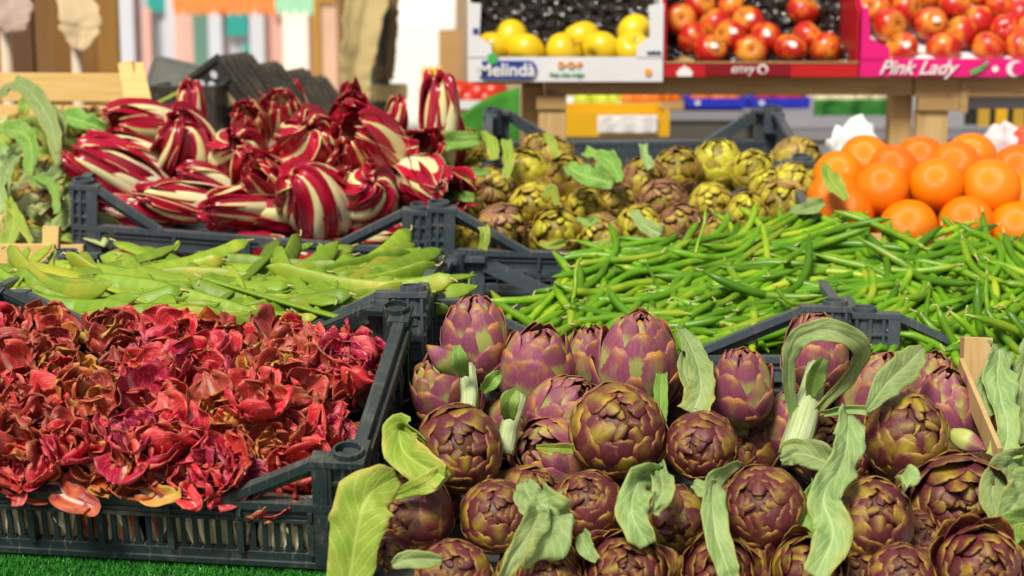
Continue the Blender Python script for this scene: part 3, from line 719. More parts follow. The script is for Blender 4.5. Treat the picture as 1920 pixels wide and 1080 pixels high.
for i, (x, y, row_, c_) in enumerate(pts):
    edge = min(1, (min(x+.30, .30-x))/.08)*min(1, (y+.20)/.06)*min(1, (.2-y)/.05)
    z = .088+.022*min(1, max(0, edge))+rr.gauss(0, .005)-.020*max(0, y/.2)+.012*max(0, 1-(y+.2)/.08)
    if .12 < x and y < -.10: z -= .030
    if x > .20: z -= .022; x = min(x, .243)
    y = max(y, -.160)
    p = MA @ Vector((x, y, z))
    n = NA @ Vector((rr.gauss(0, .45), rr.gauss(-.30, .40), 1))
    tn, tw = TONES[min(6, max(0, int(rr.triangular(0, 6.99, 2.6))))]
    if noise.noise(Vector((x*7, y*7, 3))) > .15: tn, tw = TONES[rr.choice((0, 1, 1))]
    elif noise.noise(Vector((x*7, y*7, 3))) < -.22: tn, tw = TONES[rr.choice((3, 4, 5, 6))]
    gx = WHERE_X[min(4, int((x+.3)/.12))]; gy = WHERE_Y[min(4, max(0, int((y+.2)/.08)))]
    lab = f'{tw} ruffled chicory head, {ORD[row_]} row from the front, {ORD[c_]} from the left'
    chicory(p, n, rr.uniform(.046, .060), tn, 1000+i, lab)
for i in range(13):
    x = -.275+.40*i/12+rr.gauss(0, .006); tn, tw = TONES[rr.choice((0, 1, 2, 2, 3, 4, 5, 6))]
    chicory(MA @ Vector((x, -.172, .092+rr.gauss(0, .004))), NA @ Vector((rr.gauss(0, .3), -.75, .8)), rr.uniform(.040, .052), tn, 1500+i, f'{tw} chicory head leaning on the front rim, {(ORD+["last"])[i]} from the left', n=8)
# heads lying under the top layer, seen through the slats
for i in range(0):
    x = -.27+.54*i/25; p = MA @ Vector((x, -.160+rr.gauss(0, .008), .045+rr.gauss(0, .008)))
    chicory(p, NA @ Vector((rr.gauss(0, .6), -1, .5)), .05, .9 if i % 3 else .3, 3000+i, 'pale stalked chicory head pressed against the front slats of the red chicory crate', n=6)
for i in range(22):
    x = -.26+.52*(i % 11)/10; p = MA @ Vector((x, -.05+.12*(i//11), .055))
    chicory(p, NA @ Vector((rr.gauss(0, .4), rr.gauss(0, .4), 1)), .055, rr.choice((.05, .2, .7)), 3100+i, 'dark chicory head buried low in the heap of red chicory', n=6)
M_PALE = leafmat('pale_chicory_base', (.84, .72, .42), (.86, .82, .62), (.7, .65, .5), .5, 8, (.45, .10, .06))
for i in range(40):
    x = -.28+.565*i/39; b = MA @ Vector((x, -.186+rr.gauss(0, .001), .008)); e = MA @ Vector((x+rr.gauss(0, .016), -.184, .085)); m_ = (b+e)/2+Vector((0, -.003, 0))
    o = ribbon('chicory_stalk', [b, m_, e], (.012, rr.uniform(.016, .028), .022), rr.choice((M_PALE, M_PALE, M_PALE, M_CHIC)), (0, -1, .2), fold=.5, ruf=.15, seed=i, label='pale chicory leaf base showing through the slots of the dark green crate', cat='leaf', group='pale chicory leaf bases behind the front slots', nv=8, nu=5); o['tone'] = .9
# limp leaves hanging over the front rim
M_CH1 = M_CHIC
for i, (P, w, tn, lb) in enumerate([
    ([(100, 890, 1.99), (120, 930, 1.93), (170, 950, 1.915), (160, 962, 1.915)], (.02, .034, .026, .012), .8, 'brown wilted chicory leaf curling over the front rim at the left'),
    ([(330, 890, 1.98), (345, 925, 1.93), (365, 945, 1.91), (372, 958, 1.91)], (.018, .03, .022, .006), .15, 'pinkish chicory leaf with its point hanging over the front rim'),
    ([(240, 905, 1.97), (290, 930, 1.925), (340, 925, 1.92)], (.012, .028, .012), .9, 'yellow green chicory leaf lying along the front rim'),
    ([(20, 900, 2.0), (35, 930, 1.94), (30, 950, 1.93)], (.014, .024, .010), .6, 'rust coloured chicory leaf drooping over the rim at the far left')]):
    o = ribbon('chicory_leaf', [at(*p) for p in P], w, M_CHIC, (0, -1, .6), fold=.3, ruf=.25, seed=i, label=lb, cat='leaf'); o['tone'] = tn

# ------------------------------------------------------------------ beans
def place_lying(name, data, p, d, roll, label, cat, group, scale=1, n=(0, 0, 1)):
    M = quat_from_axes(x=d, hint=n) @ Matrix.Rotation(roll, 3, 'X')
    o = link(name, data, None, loc=p, rot=M.to_euler(), scale=scale); tag(o, label, cat, group); return o
def on_heap(px, py, depth, a, tilt, lay):
    """point on a heap surface, direction along it at angle a, and its normal; lay = how far below the surface"""
    P = lambda x, y: at(x, y, depth(x, y))
    p = P(px, py); ax = (P(px+20*cos(a), py-20*sin(a))-p).normalized(); e1 = P(px+20, py)-p; e2 = P(px, py-20)-p; n = e1.cross(e2).normalized()
    if n.z < 0: n = -n
    ax = (ax+n*tilt).normalized(); return p-n*lay, ax, n
# surface of the green bean heap, from picture position to depth
def bean_depth(px, py):
    top = 455+max(0, (1500-px))*.055 if px < 1500 else 440
    return 2.44+max(0, min(1.1, (660-py)/(660-430)))*.365
rr = random.Random(21)
def bean_spot(layer):
    while True:
        px = rr.uniform(930, 1990); py = rr.uniform(415, 700)
        lo = 655 if px < 1430 else (600 if px < 1610 else 690)
        if 1430 <= px < 1610: lo = 655-(px-1430)*.5 if px < 1530 else 585
        if px > 1610: lo = 600+(px-1610)*.55; lo = min(lo, 690)
        up = 625-(px-900)*.68 if px < 1130 else (458-(px-1130)*.14 if px < 1500 else 412+(px-1500)*.09)
        if up+8 < py < lo-8: return px, py
def bean_pose(px, py, lay):
    q = Vector((px/300, py/170, lay*12))
    ang = (34 if px < 1150 else 12 if px < 1600 else (-40 if noise.noise(Vector((px/120, py/90, 5+lay*30))) > -.05 else 28)) + 36*noise.noise(q) + rr.gauss(0, 8)
    if rr.random() < .08: ang = rr.uniform(-70, 110); lay -= .007
    if rr.random() < .5: ang += 180
    return on_heap(px, py, lambda x, y: bean_depth(x, y), radians(ang), rr.gauss(0, .025), lay)
NB = 0; rb = random.Random(77)
for i in range(292):
    for _ in range(12):          # spread the visible ones evenly
        px, py = bean_spot(0)
        if i == 0 or min((px-a)**2+(2.2*(py-b))**2 for a, b in used) > 30**2: break
    used = [(px, py)] if i == 0 else used+[(px, py)]
    p, ax, n = bean_pose(px, py, rb.uniform(-.006, .008))
    place_lying('green_bean', rr.choice(BEANS), p, ax, rr.gauss(0, .35)+(pi if rr.random() < .5 else 0), 'slim green bean lying in the big heap of green beans', 'green bean', 'slim green beans heaped over two crates', n=n)
# beans that stick out and can be told apart
for P, lb in [(((1078, 570, 2.52), (1080, 470, 2.56)), 'green bean standing upright at the left end of the bean heap'),
              (((878, 560, 2.53), (880, 500, 2.56)), 'single green bean hanging over the crate back beside the left corner'),
              (((1300, 480, 2.63), (1330, 395, 2.68)), 'green bean poking up in front of the small artichokes'),
              (((1830, 405, 2.84), (1850, 450, 2.80)), 'short green bean sticking up against the oranges'),
              (((1838, 520, 2.60), (1870, 655, 2.50)), 'long green bean hanging down at the far right of the heap'),
              (((1745, 530, 2.60), (1730, 620, 2.50)), 'pale straight green bean pointing down towards the wooden post'),
              (((1210, 490, 2.66), (1245, 560, 2.60)), 'thin green bean crossing the others near the middle of the heap'),
              (((1440, 560, 2.55), (1545, 580, 2.44)), 'green bean resting across the corner post of its crate')]:
    a, b = at(*P[0]), at(*P[1]); k = random.Random(len(lb)).randrange(14)
    dt = BEANS[k]; L0 = max(v.co.x for v in dt.vertices)-min(v.co.x for v in dt.vertices)
    place_lying('green_bean', dt, (a+b)/2, b-a, 1.0, lb, 'green bean', 'slim green beans heaped over two crates', (b-a).length/L0)
# the rest of the heap: too many to build one by one
raw = [bean_mesh(70+k, rr.uniform(.15, .20), .0058, nseg=8, ns=6, curv=.08) for k in range(6)]
V, Fc, MI = [], [], []
for i in range(850):
    px, py = bean_spot(1); p, ax, n_ = bean_pose(px, py, rr.uniform(.008, .05))
    M = quat_from_axes(x=ax, hint=n_) @ Matrix.Rotation(rr.gauss(0, .4)+(pi if rr.random() < .5 else 0), 3, 'X'); vs, fs, mi = rr.choice(raw); n = len(V)
    V += [tuple(M @ Vector(v)+p) for v in vs]; Fc += [tuple(n+q for q in f) for f in fs]; MI += mi
o = link('green_beans', mesh('green_beans', V, Fc, mats=[M_BEAN, M_STALK], mi=MI)); tag(o, 'many more green beans filling the heap between the single ones', 'green beans', kind='stuff')

# flat beans
rr = random.Random(33)
def flat_spot():
    while True:
        px = rr.uniform(-60, 700); py = rr.uniform(455, 620)
        up = 488-(px*.03) if px < 560 else 470-max(0, px-560)*.03
        lo = 600 if px > 60 else 570
        if px > 560: lo = 610-(px-560)*.28
        if px < 150: up = 505-px*.1
        up += 14
        if up+12 < py < lo-6: return px, py
def flat_d(py): return 2.30+(615-py)/(615-455)*.32
for i in range(215):
    px, py = flat_spot(); lay = rr.uniform(.008, .04) if i > 100 else rr.uniform(-.008, .008)
    ang = radians((10 if px > 350 else -10)+40*noise.noise(Vector((px/260, py/130, lay*20)))+rr.gauss(0, 8))
    if rr.random() < .12: ang = radians(rr.uniform(-60, 60)); lay -= .010
    if rr.random() < .5: ang += pi
    p, ax, n = on_heap(px, py, lambda x, y: flat_d(y), ang, rr.gauss(0, .02), lay)
    place_lying('flat_bean', rr.choice(FLATS), p, ax, radians(rr.gauss(-8, 27)), 'broad pale green flat bean lying in the heap behind the red chicory', 'flat bean', 'pale flat beans in the middle crate', n=n*.55-FW*.85)
for P, roll, lb in [(((430, 490, 2.50), (465, 600, 2.33)), 60, 'flat bean standing on end in the middle of the flat bean heap'),
        (((640, 545, 2.44), (830, 462, 2.58)), -60, 'long flat bean reaching up to the right over the crate corner'),
        (((570, 610, 2.30), (640, 525, 2.40)), -50, 'flat bean slanting down towards the chicory near the right end'),
        (((150, 470, 2.56), (210, 560, 2.42)), -50, 'flat bean leaning against the blue grey crate at the left'),
        (((42, 465, 2.55), (44, 545, 2.45)), -70, 'flat bean with its point up beside the pale wooden crate'),
        (((92, 470, 2.56), (100, 520, 2.50)), -70, 'short flat bean with a sharp tip, second from the left of the upright ones'),
        (((600, 455, 2.60), (600, 520, 2.50)), 70, 'folded flat bean hanging down below the striped radicchio'),
        (((290, 500, 2.52), (345, 455, 2.60)), -40, 'flat bean pointing up at the grid of the radicchio crate'),
        (((430, 618, 2.29), (600, 590, 2.31)), -55, 'flat bean lying right along the back rim of the chicory crate'),
        (((460, 500, 2.54), (590, 455, 2.60)), -55, 'wide flat bean curving up at the back of its heap'),
        (((700, 530, 2.46), (820, 545, 2.38)), -50, 'flat bean with a curled tail over the right wall of its crate')]:
    a, b = at(*P[0]), at(*P[1]); dt = FLATS[len(lb) % 10]; L0 = max(v.co.x for v in dt.vertices)-min(v.co.x for v in dt.vertices)
    place_lying('flat_bean', dt, (a+b)/2, b-a, radians(roll*.3), lb, 'flat bean', 'pale flat beans in the middle crate', (b-a).length/L0, n=-FW)
# ------------------------------------------------------------------ big artichokes
def cam_axis(dx, dy, toward=None):
    """axis whose picture-plane part is (dx, dy up) and whose rest points to the lens side"""
    t = sqrt(max(0, 1-dx*dx-dy*dy)) if toward is None else toward
    return (RT*dx+UP*dy-FW*t).normalized()
GA = 'big purple artichokes heaped at the front right'
def adepth(py): return 1.86+(1065-py)/(1065-620)*.36
ART = [ # px, py, diameter px, axis, kind, tone, stem, depth shift, label
 (862, 842, 162, (.10, .14), 'closed', .10, 0, 0, 'round purple brown artichoke with a pale folded leaf tucked at its left'),
 (1158, 808, 176, (.12, .30), 'closed', .12, 0, -.02, 'largest brown purple artichoke, high in the middle of the front heap'),
 (1315, 836, 138, (-.28, -.12), 'closed', -.22, 0, 0, 'dark wine red artichoke right of the largest one'),
 (778, 968, 146, (-.62, .02), 'closed', .02, 0, 0, 'purple artichoke beside the big veined leaf, its centre turned left'),
 (932, 968, 142, (-.02, .30), 'closed', .02, 0, 0, 'wine coloured artichoke half under the crumpled pale leaf'),
 (1100, 950, 140, (-.05, .48), 'closed', -.12, 0, 0, 'reddish purple artichoke between two limp crumpled leaves'),
 (1262, 975, 128, (-.05, -.25), 'closed', .34, 0, .01, 'olive centred small artichoke behind the limp hanging leaf'),
 (1432, 952, 158, (-.28, .22), 'closed', .06, 0, -.02, 'round purple artichoke right of the narrow hanging leaf'),
 (1637, 975, 158, (.0, .42), 'closed', .12, 0, 0, 'purple and olive artichoke right of the long crinkled leaf'),
 (1700, 818, 165, (.18, .42), 'closed', .36, 0, -.01, 'olive green and violet artichoke below the pointed leaf'),
 (1795, 935, 172, (-.05, -.18), 'opened', .12, 0, .02, 'rust purple artichoke with loose open bracts at the right edge of the heap'),
 (1838, 1068, 168, (.02, .25), 'opened', -.05, 0, -.02, 'dark artichoke cut by the lower right corner, with yellow bract tips'),
 (1690, 1085, 130, (.0, .40), 'closed', .0, 0, .0, 'artichoke cut by the lower edge, left of the one in the right corner'),
 (1518, 1075, 150, (.05, .45), 'opened', .42, 0, .03, 'yellowish olive artichoke at the lower edge right of the hanging leaves'),
 (1350, 1078, 138, (.0, .35), 'opened', .02, 0, .02, 'artichoke at the lower edge right under the narrow hanging leaf'),
 (1175, 1078, 156, (.0, .40), 'opened', .0, 0, 0, 'wide dark artichoke at the lower edge, middle of the bottom row'),
 (1030, 1092, 130, (.0, .40), 'closed', -.05, 0, .01, 'artichoke at the lower edge below the crumpled leaf'),
 (850, 1078, 138, (.05, .40), 'closed', -.05, 0, .01, 'dark red artichoke at the lower edge, second from the veined leaf'),
 (725, 1058, 120, (.20, .2), 'closed', -.05, 0, .05, 'artichoke at the lower left, wedged behind the big veined leaf'),
 (1040, 858, 128, (-.55, .30), 'upright', .30, 0, .09, 'violet and green artichoke lying on its side behind the round brown ones'),
 (890, 630, 108, (-.03, .93), 'upright', .05, 1, -.01, 'tall violet artichoke on a pale stem, leftmost of the standing ones'),
 (1008, 688, 122, (.10, .88), 'upright', .12, 1, .03, 'violet artichoke with browned tips, second of the standing ones'),
 (835, 735, 108, (-.30, .78), 'upright', .50, 0, .07, 'greenish artichoke behind the stem of the leftmost standing one'),
 (1110, 672, 92, (-.10, .88), 'upright', .18, 0, .10, 'brown violet artichoke half hidden behind the widest standing one'),
 (1195, 676, 134, (.02, .88), 'upright', .16, 1, .0, 'widest violet artichoke with bright green bract bases, in the back row'),
 (1055, 768, 112, (.55, .62), 'upright', .22, 0, .06, 'pinkish violet artichoke leaning right with two long pointed bracts'),
 (1390, 722, 108, (-.02, .90), 'upright', .18, 1, .0, 'standing violet artichoke between the pale leaf and the leaf loop'),
 (1530, 658, 112, (.0, .86), 'upright', .02, 1, .0, 'dark violet artichoke wrapped by the looping pale leaf'),
 (1480, 792, 92, (.15, .8), 'upright', .12, 0, .10, 'shaded violet artichoke left of the thick ribbed stem'),
 (1640, 735, 112, (.20, .85), 'upright', .42, 0, .08, 'green and rust artichoke behind the pointed leaf'),
 (1772, 770, 116, (.05, .85), 'upright', .10, 0, .04, 'violet artichoke next to the wooden post on the right'),
 (1748, 720, 84, (.05, .9), 'upright', .45, 0, .12, 'orange tipped artichoke hidden behind the violet one at the post'),
 (1275, 735, 90, (-.2, .8), 'upright', .3, 0, .14, 'artichoke deep behind the pale upright leaf'),
 (1580, 880, 110, (.0, .5), 'closed', .1, 0, .12, 'artichoke mostly hidden under the long crinkled leaf'),
 (960, 790, 100, (.2, .6), 'upright', .4, 0, .16, 'shaded green artichoke deep between the stems'),
 (1725, 1010, 120, (.0, .45), 'closed', .15, 0, .07, 'olive purple artichoke low between the right hand pair'),
 (1385, 850, 90, (.0, .5), 'closed', .1, 0, .14, 'shaded artichoke deep between the front and back rows'),
]
BIG = []
for i, (px, py, dm, ax, kd, tn, st, dz, lb) in enumerate(ART):
    d = adepth(py)+dz; R = dm*d/(2*FPX)*1.02
    if kd == 'upright': R *= 1.16
    BIG.append(artichoke(kd, at(px, py, d+R*.15), cam_axis(*ax), R, tn, lb, GA, bool(st) and i in (24, 26), seed=i+5))
# hidden fill: more heads further down in the crate
MD = Matrix.Translation((.145, 2.02, .885)) @ Euler(rd(15, 1, -2)).to_matrix().to_4x4()
rr = random.Random(5)
for i in range(15):
    x = -.25+.125*(i % 5)+rr.gauss(0, .01); y = -.16+.15*(i//5)
    artichoke('closed', MD @ Vector((x, y, .052)), MD.to_3x3() @ Vector((rr.gauss(0, .4), -.5, 1)), .048, rr.uniform(0, .4), 'purple artichoke at the bottom of the front heap, almost covered', GA, seed=80+i)

# thick stems
def stem_tube(pts, r0, r1, label, parent=None):
    L = smoothline([Vector(p) for p in pts], 12); vs = []; fs = []; uv = []; N = 22
    for j, c in enumerate(L):
        d = (L[min(j+1, 12)]-L[max(j-1, 0)]).normalized(); x = d.cross(Vector((0, 1, .2))).normalized(); y = d.cross(x); r = r0+(r1-r0)*j/12
        for i in range(N+1):
            a = 2*pi*i/N; q = r*(1+.075*(-1)**i)*(1.15 if abs(cos(a)) > .5 else 1); vs.append(tuple(c-L[0]+x*cos(a)*q+y*sin(a)*q)); uv.append((i/N, j/12))
    for j in range(12):
        for i in range(N): fs.append((j*(N+1)+i, j*(N+1)+i+1, (j+1)*(N+1)+i+1, (j+1)*(N+1)+i))
    fs.append(tuple(range(N, -1, -1))); fs.append(tuple(12*(N+1)+i for i in range(N)))
    o = link('stem', mesh('stem', vs, fs, uv, mats=[M_STEM]), parent); bpy.context.view_layer.update(); o.matrix_parent_inverse = parent.matrix_world.inverted(); o.location = L[0]; o['label'] = label; return o
stem_tube([at(1532, 690, 2.12), at(1512, 770, 2.06), at(1488, 850, 2.03)], .011, .015, 'thick pale ribbed artichoke stem under the looping leaf', BIG[27])
stem_tube([at(875, 690, 2.13), at(880, 740, 2.09), at(872, 790, 2.07)], .009, .008, 'pale ribbed stem below the leftmost standing artichoke', BIG[20])
stem_tube([at(975, 745, 2.12), at(958, 790, 2.09), at(945, 850, 2.08)], .008, .010, 'pale ribbed stem left of the largest artichoke', BIG[21])

# loose outer bracts and buds around the stems
def loose_mesh():
    def f(u, v):
        w = .34*(.45+.55*sin(min(1, v/.45)*pi/2)) if v < .45 else .34*max(.03, 1-((v-.45)/.55)**1.9)
        return Vector((w*u, v-.5, .30*w*(1-u*u)*1.6+.16*sin(pi*v)))
    vs, fs, uv = sheet(f, 10, 12, .05); return mesh('loose_bract', vs, fs, uv, mats=[M_ARTV])
LOOSE = loose_mesh()
def loose(px, py, d, sz, ax, tone, label):
    o = link('artichoke_bract', LOOSE, None, loc=at(px, py, d)); y = cam_axis(*ax); z = (-FW-y*(-FW).dot(y)).normalized(); x = y.cross(z)
    o.rotation_euler = Matrix((x, y, z)).transposed().to_euler(); o.scale = (sz*1.2, sz*1.5, sz*1.2); o['tone'] = tone; tag(o, label, 'bract')
loose(830, 672, 2.10, .036, (-.72, .62), .0, 'loose violet bract sticking out left of the leftmost standing artichoke')
loose(1815, 828, 2.05, .032, (.8, -.4), .1, 'violet bract pointing right by the wooden slat')

# ------------------------------------------------------------------ pale artichoke leaves over the front heap
def leaf(P, w, mat, face, lb, seed, fold=.3, ruf=.12, tw=(0, 0), nv=30, grp='pale artichoke leaves lying over the big artichokes', name='artichoke_leaf', nu=10):
    return ribbon(name, [at(*p) for p in P], w, mat, face, fold, ruf*1.3+.02, seed, None, tw, lb, 'leaf', grp, nv, nu)
TOV = tuple(-FW+Vector((0, 0, .5)))
TOF = tuple(-FW)
leaf([(650, 1110, 1.83), (668, 1000, 1.825), (690, 930, 1.83), (745, 893, 1.86)], (.046, .062, .068, .022), M_LEAFY, TOF, 'big veined yellow green leaf at the left end of the artichoke heap', 1, .10, .05, (.1, -.1), 30)
leaf([(800, 830, 1.99), (752, 800, 2.00), (760, 850, 1.93), (832, 895, 1.88)], (.012, .036, .046, .030), M_LEAFY, TOF, 'pale yellow green leaf folded round the left side of an artichoke', 2, .30, .06, (.9, -.1), 34)
leaf([(735, 1060, 1.80), (770, 1048, 1.80), (830, 1050, 1.81)], (.008, .022, .010), M_LEAF, TOF, 'small pale leaf lying low at the left of the heap', 22, .3, .15)
leaf([(980, 905, 1.90), (1000, 940, 1.86), (1040, 955, 1.84), (1075, 985, 1.86)], (.018, .040, .036, .012), M_LEAF, TOV, 'crumpled blue green leaf spread over a wine coloured artichoke', 3, .35, .32, (.2, -.4), 34)
leaf([(1030, 925, 1.865), (1000, 985, 1.825), (960, 1050, 1.80), (930, 1100, 1.80)], (.030, .030, .022, .010), M_LEAF, TOF, 'narrow part of the crumpled leaf pointing down left', 4, .4, .2, (-.3, .5), 30)
leaf([(1040, 960, 1.84), (1035, 1000, 1.815), (1000, 1040, 1.81), (975, 1062, 1.81)], (.026, .036, .034, .012), M_LEAF, TOF, 'curled end of the crumpled leaf at the bottom', 5, .4, .38, (.3, .9), 30)
leaf([(1240, 885, 1.93), (1200, 900, 1.88), (1185, 960, 1.83), (1215, 1022, 1.82)], (.020, .034, .038, .024), M_LEAF, TOF, 'limp blue green leaf hanging below the largest artichoke', 6, .45, .22, (.3, -.2), 32)
leaf([(1235, 870, 1.93), (1242, 920, 1.865), (1222, 960, 1.84)], (.014, .026, .016), M_LEAF, TOF, 'second fold of the limp leaf below the largest artichoke', 7, .4, .3, (-.4, .2), 24)
leaf([(1385, 868, 1.93), (1340, 905, 1.88), (1340, 985, 1.82), (1362, 1060, 1.80), (1375, 1090, 1.8)], (.010, .026, .030, .026, .016), M_LEAF, TOF, 'narrow pale leaf hanging down beside the round purple artichoke', 8, .35, .1, (.5, -.2), 34)
leaf([(1300, 905, 1.90), (1325, 915, 1.88), (1345, 905, 1.88)], (.012, .020, .010), M_LEAF, TOF, 'small curled leaf tip left of the round purple artichoke', 9, .5, .4)
leaf([(1592, 775, 2.00), (1585, 850, 1.93), (1545, 930, 1.86), (1562, 1000, 1.83), (1528, 1080, 1.80)], (.032, .042, .036, .046, .028), M_LEAF, TOF, 'long crinkled pale leaf falling between two artichokes on the right', 10, .28, .14, (.15, -.25), 44)
leaf([(1590, 880, 1.97), (1500, 850, 1.99), (1462, 860, 1.99)], (.022, .036, .018), M_LEAF, TOV, 'ruffled pale leaf lying above the round purple artichoke', 11, .35, .35, (0, .3), 26)
leaf([(1535, 905, 1.96), (1520, 960, 1.93), (1535, 1010, 1.90)], (.022, .028, .020), M_LEAFG, TOF, 'green leaf in the gap behind the long crinkled leaf', 12, .35, .2)
# leaf loop
leaf([(1488, 790, 2.055), (1478, 700, 2.03), (1492, 640, 2.01), (1550, 618, 2.0), (1612, 650, 2.03), (1592, 705, 2.06), (1530, 770, 2.055)], (.012, .017, .024, .027, .027, .021, .015), M_LEAF, TOF, 'pale leaf looping like a ribbon over a violet artichoke', 13, .28, .10, (-.4, .6), 54)
leaf([(1545, 775, 2.05), (1590, 768, 2.02), (1635, 770, 2.01)], (.008, .010, .012), M_LEAF, TOF, 'pale leaf stalk running right from the thick stem', 14, .8, .02)
leaf([(1625, 770, 2.00), (1662, 720, 2.02), (1705, 680, 2.05), (1732, 650, 2.08)], (.008, .036, .040, .008), M_LEAF, TOF, 'straight pointed pale leaf rising behind the olive artichoke', 15, .15, .05, (-.1, .15), 30)
leaf([(1275, 615, 2.24), (1300, 660, 2.16), (1315, 720, 2.08), (1300, 775, 2.05)], (.014, .030, .034, .040), M_LEAF, TOF, 'upright pale leaf between the widest and the next standing artichoke', 16, .4, .12, (.5, -.3), 32)
leaf([(1290, 640, 2.2), (1282, 690, 2.14), (1300, 745, 2.1)], (.006, .018, .012), M_LEAF, TOF, 'thin pale leaf edge beside the upright leaf', 17, .4, .2)
leaf([(1690, 890, 1.90), (1700, 905, 1.88), (1695, 925, 1.88)], (.016, .020, .006), M_LEAF, TOF, 'tiny curled leaf on top of a purple and olive artichoke', 18, .5, .5, (0, 1))
leaf([(1005, 838, 2.0), (1040, 840, 1.985), (1075, 842, 1.99)], (.004, .012, .014), M_LEAFY, TOF, 'lime green sliver of leaf beside the largest artichoke', 19, .3, .05)
leaf([(1090, 1000, 1.85), (1100, 1030, 1.83), (1120, 1050, 1.83)], (.012, .018, .008), M_LEAF, TOF, 'ragged little leaf low in the middle of the heap', 20, .4, .4)
leaf([(1240, 700, 2.14), (1238, 760, 2.1), (1236, 800, 2.08)], (.014, .020, .016), M_LEAFG, TOF, 'green leaf behind the right shoulder of the largest artichoke', 21, .3, .1)
leaf([(740, 930, 1.90), (800, 905, 1.885), (840, 880, 1.90)], (.01, .024, .014), M_LEAFY, TOF, 'pale leaf end under the folded leaf at the left', 23, .3, .2)
for i, (P, w, lb) in enumerate([([(872, 705, 2.08), (862, 675, 2.055), (856, 648, 2.06)], (.010, .020, .008), 'small lime green leaf scale under the leftmost standing artichoke'), ([(905, 735, 2.07), (925, 712, 2.05), (938, 700, 2.06)], (.010, .018, .008), 'stubby green scale across the pale stem'),
    ([(955, 785, 2.06), (955, 755, 2.045), (968, 730, 2.05)], (.012, .024, .008), 'green leafy scale on the stem of the second standing artichoke'), ([(1520, 745, 2.06), (1530, 705, 2.045), (1545, 672, 2.05)], (.010, .024, .012), 'lime green leaf scale on the thick stem inside the leaf loop')]):
    leaf(P, w, M_LEAFG, TOF, lb, 160+i, .45, .06, (.1, -.1), 16, nu=8)
# wooden crate and its leaves at the right edge
wc = thing('wooden_crate', 'thin pale wooden crate at the right edge with a split corner post', 'crate', at(1850, 850, 2.08))
O = Vector(wc.location)
def wpart(nm, a, b, w, h, up=Vector((0, 0, 1)), mat=None):
    m = MB(); m.bar(Vector(a)-O, Vector(b)-O, w, h, up); return m.build(nm, mat or M_WOODV, wc, bevel=.0012)
wpart('corner_post', at(1826, 800, 2.19), at(1831, 632, 2.19), .036, .022, Vector((0, 1, 0)))
wpart('slat', at(1800, 690, 2.16), at(1872, 860, 1.99), .006, .030, Vector((0, 0, 1)))
wpart('slat', at(1836, 800, 2.14), at(1905, 960, 1.95), .006, .040, Vector((0, 0, 1)))
wpart('slat', at(1870, 905, 2.02), at(1935, 1050, 1.86), .006, .040, Vector((0, 0, 1)))
wpart('slat', at(1830, 760, 2.21), at(2100, 765, 2.19), .006, .05, Vector((0, 1, 0)))
for i, (P, w, lb, mt) in enumerate([
   ([(1875, 650, 2.16), (1872, 720, 2.10), (1890, 800, 2.04), (1880, 860, 2.0)], (.036, .046, .028, .046), 'broad flat pale leaf standing at the right edge beside the wooden post', M_LEAF),
   ([(1852, 690, 2.13), (1845, 740, 2.1), (1858, 780, 2.07)], (.012, .028, .014), 'ragged pale leaf edge just right of the wooden post', M_LEAF),
   ([(1930, 640, 2.2), (1912, 740, 2.14), (1915, 830, 2.06)], (.02, .036, .02), 'pale leaf cut by the right edge of the picture, high up', M_LEAF),
   ([(1935, 850, 2.02), (1880, 880, 1.98), (1860, 930, 1.94), (1885, 1000, 1.88)], (.03, .04, .034, .02), 'pale veined leaf bending left over the wooden slat', M_LEAF),
   ([(1960, 890, 1.98), (1915, 930, 1.93), (1875, 990, 1.88)], (.04, .055, .02), 'blue green veined leaf low at the right edge', M_LEAF),
   ([(1960, 980, 1.9), (1900, 985, 1.88), (1870, 1030, 1.86)], (.03, .04, .02), 'lowest pale leaf at the right edge', M_LEAFG),
   ([(1900, 850, 2.03), (1940, 900, 1.99), (1935, 1000, 1.92)], (.03, .05, .04), 'green leaf behind the veined leaves at the right edge', M_LEAFG)]):
    leaf(P, w, mt, TOF, lb, 60+i, .25, .16, (.2, -.3), 28, 'pale leaves spilling from the wooden crate at the right')
for i, (x, y, d, tn) in enumerate([(1895, 770, 2.22, .5), (1940, 860, 2.15, .2), (1930, 990, 2.05, .3)]):
    artichoke('closed', at(x, y, d), cam_axis(.1*i, .5), .042, tn, ['yellow green artichoke behind the broad leaf at the right edge', 'artichoke hidden among the leaves of the wooden crate', 'lowest artichoke in the wooden crate at the right'][i], 'artichokes in the wooden crate at the right', seed=200+i)

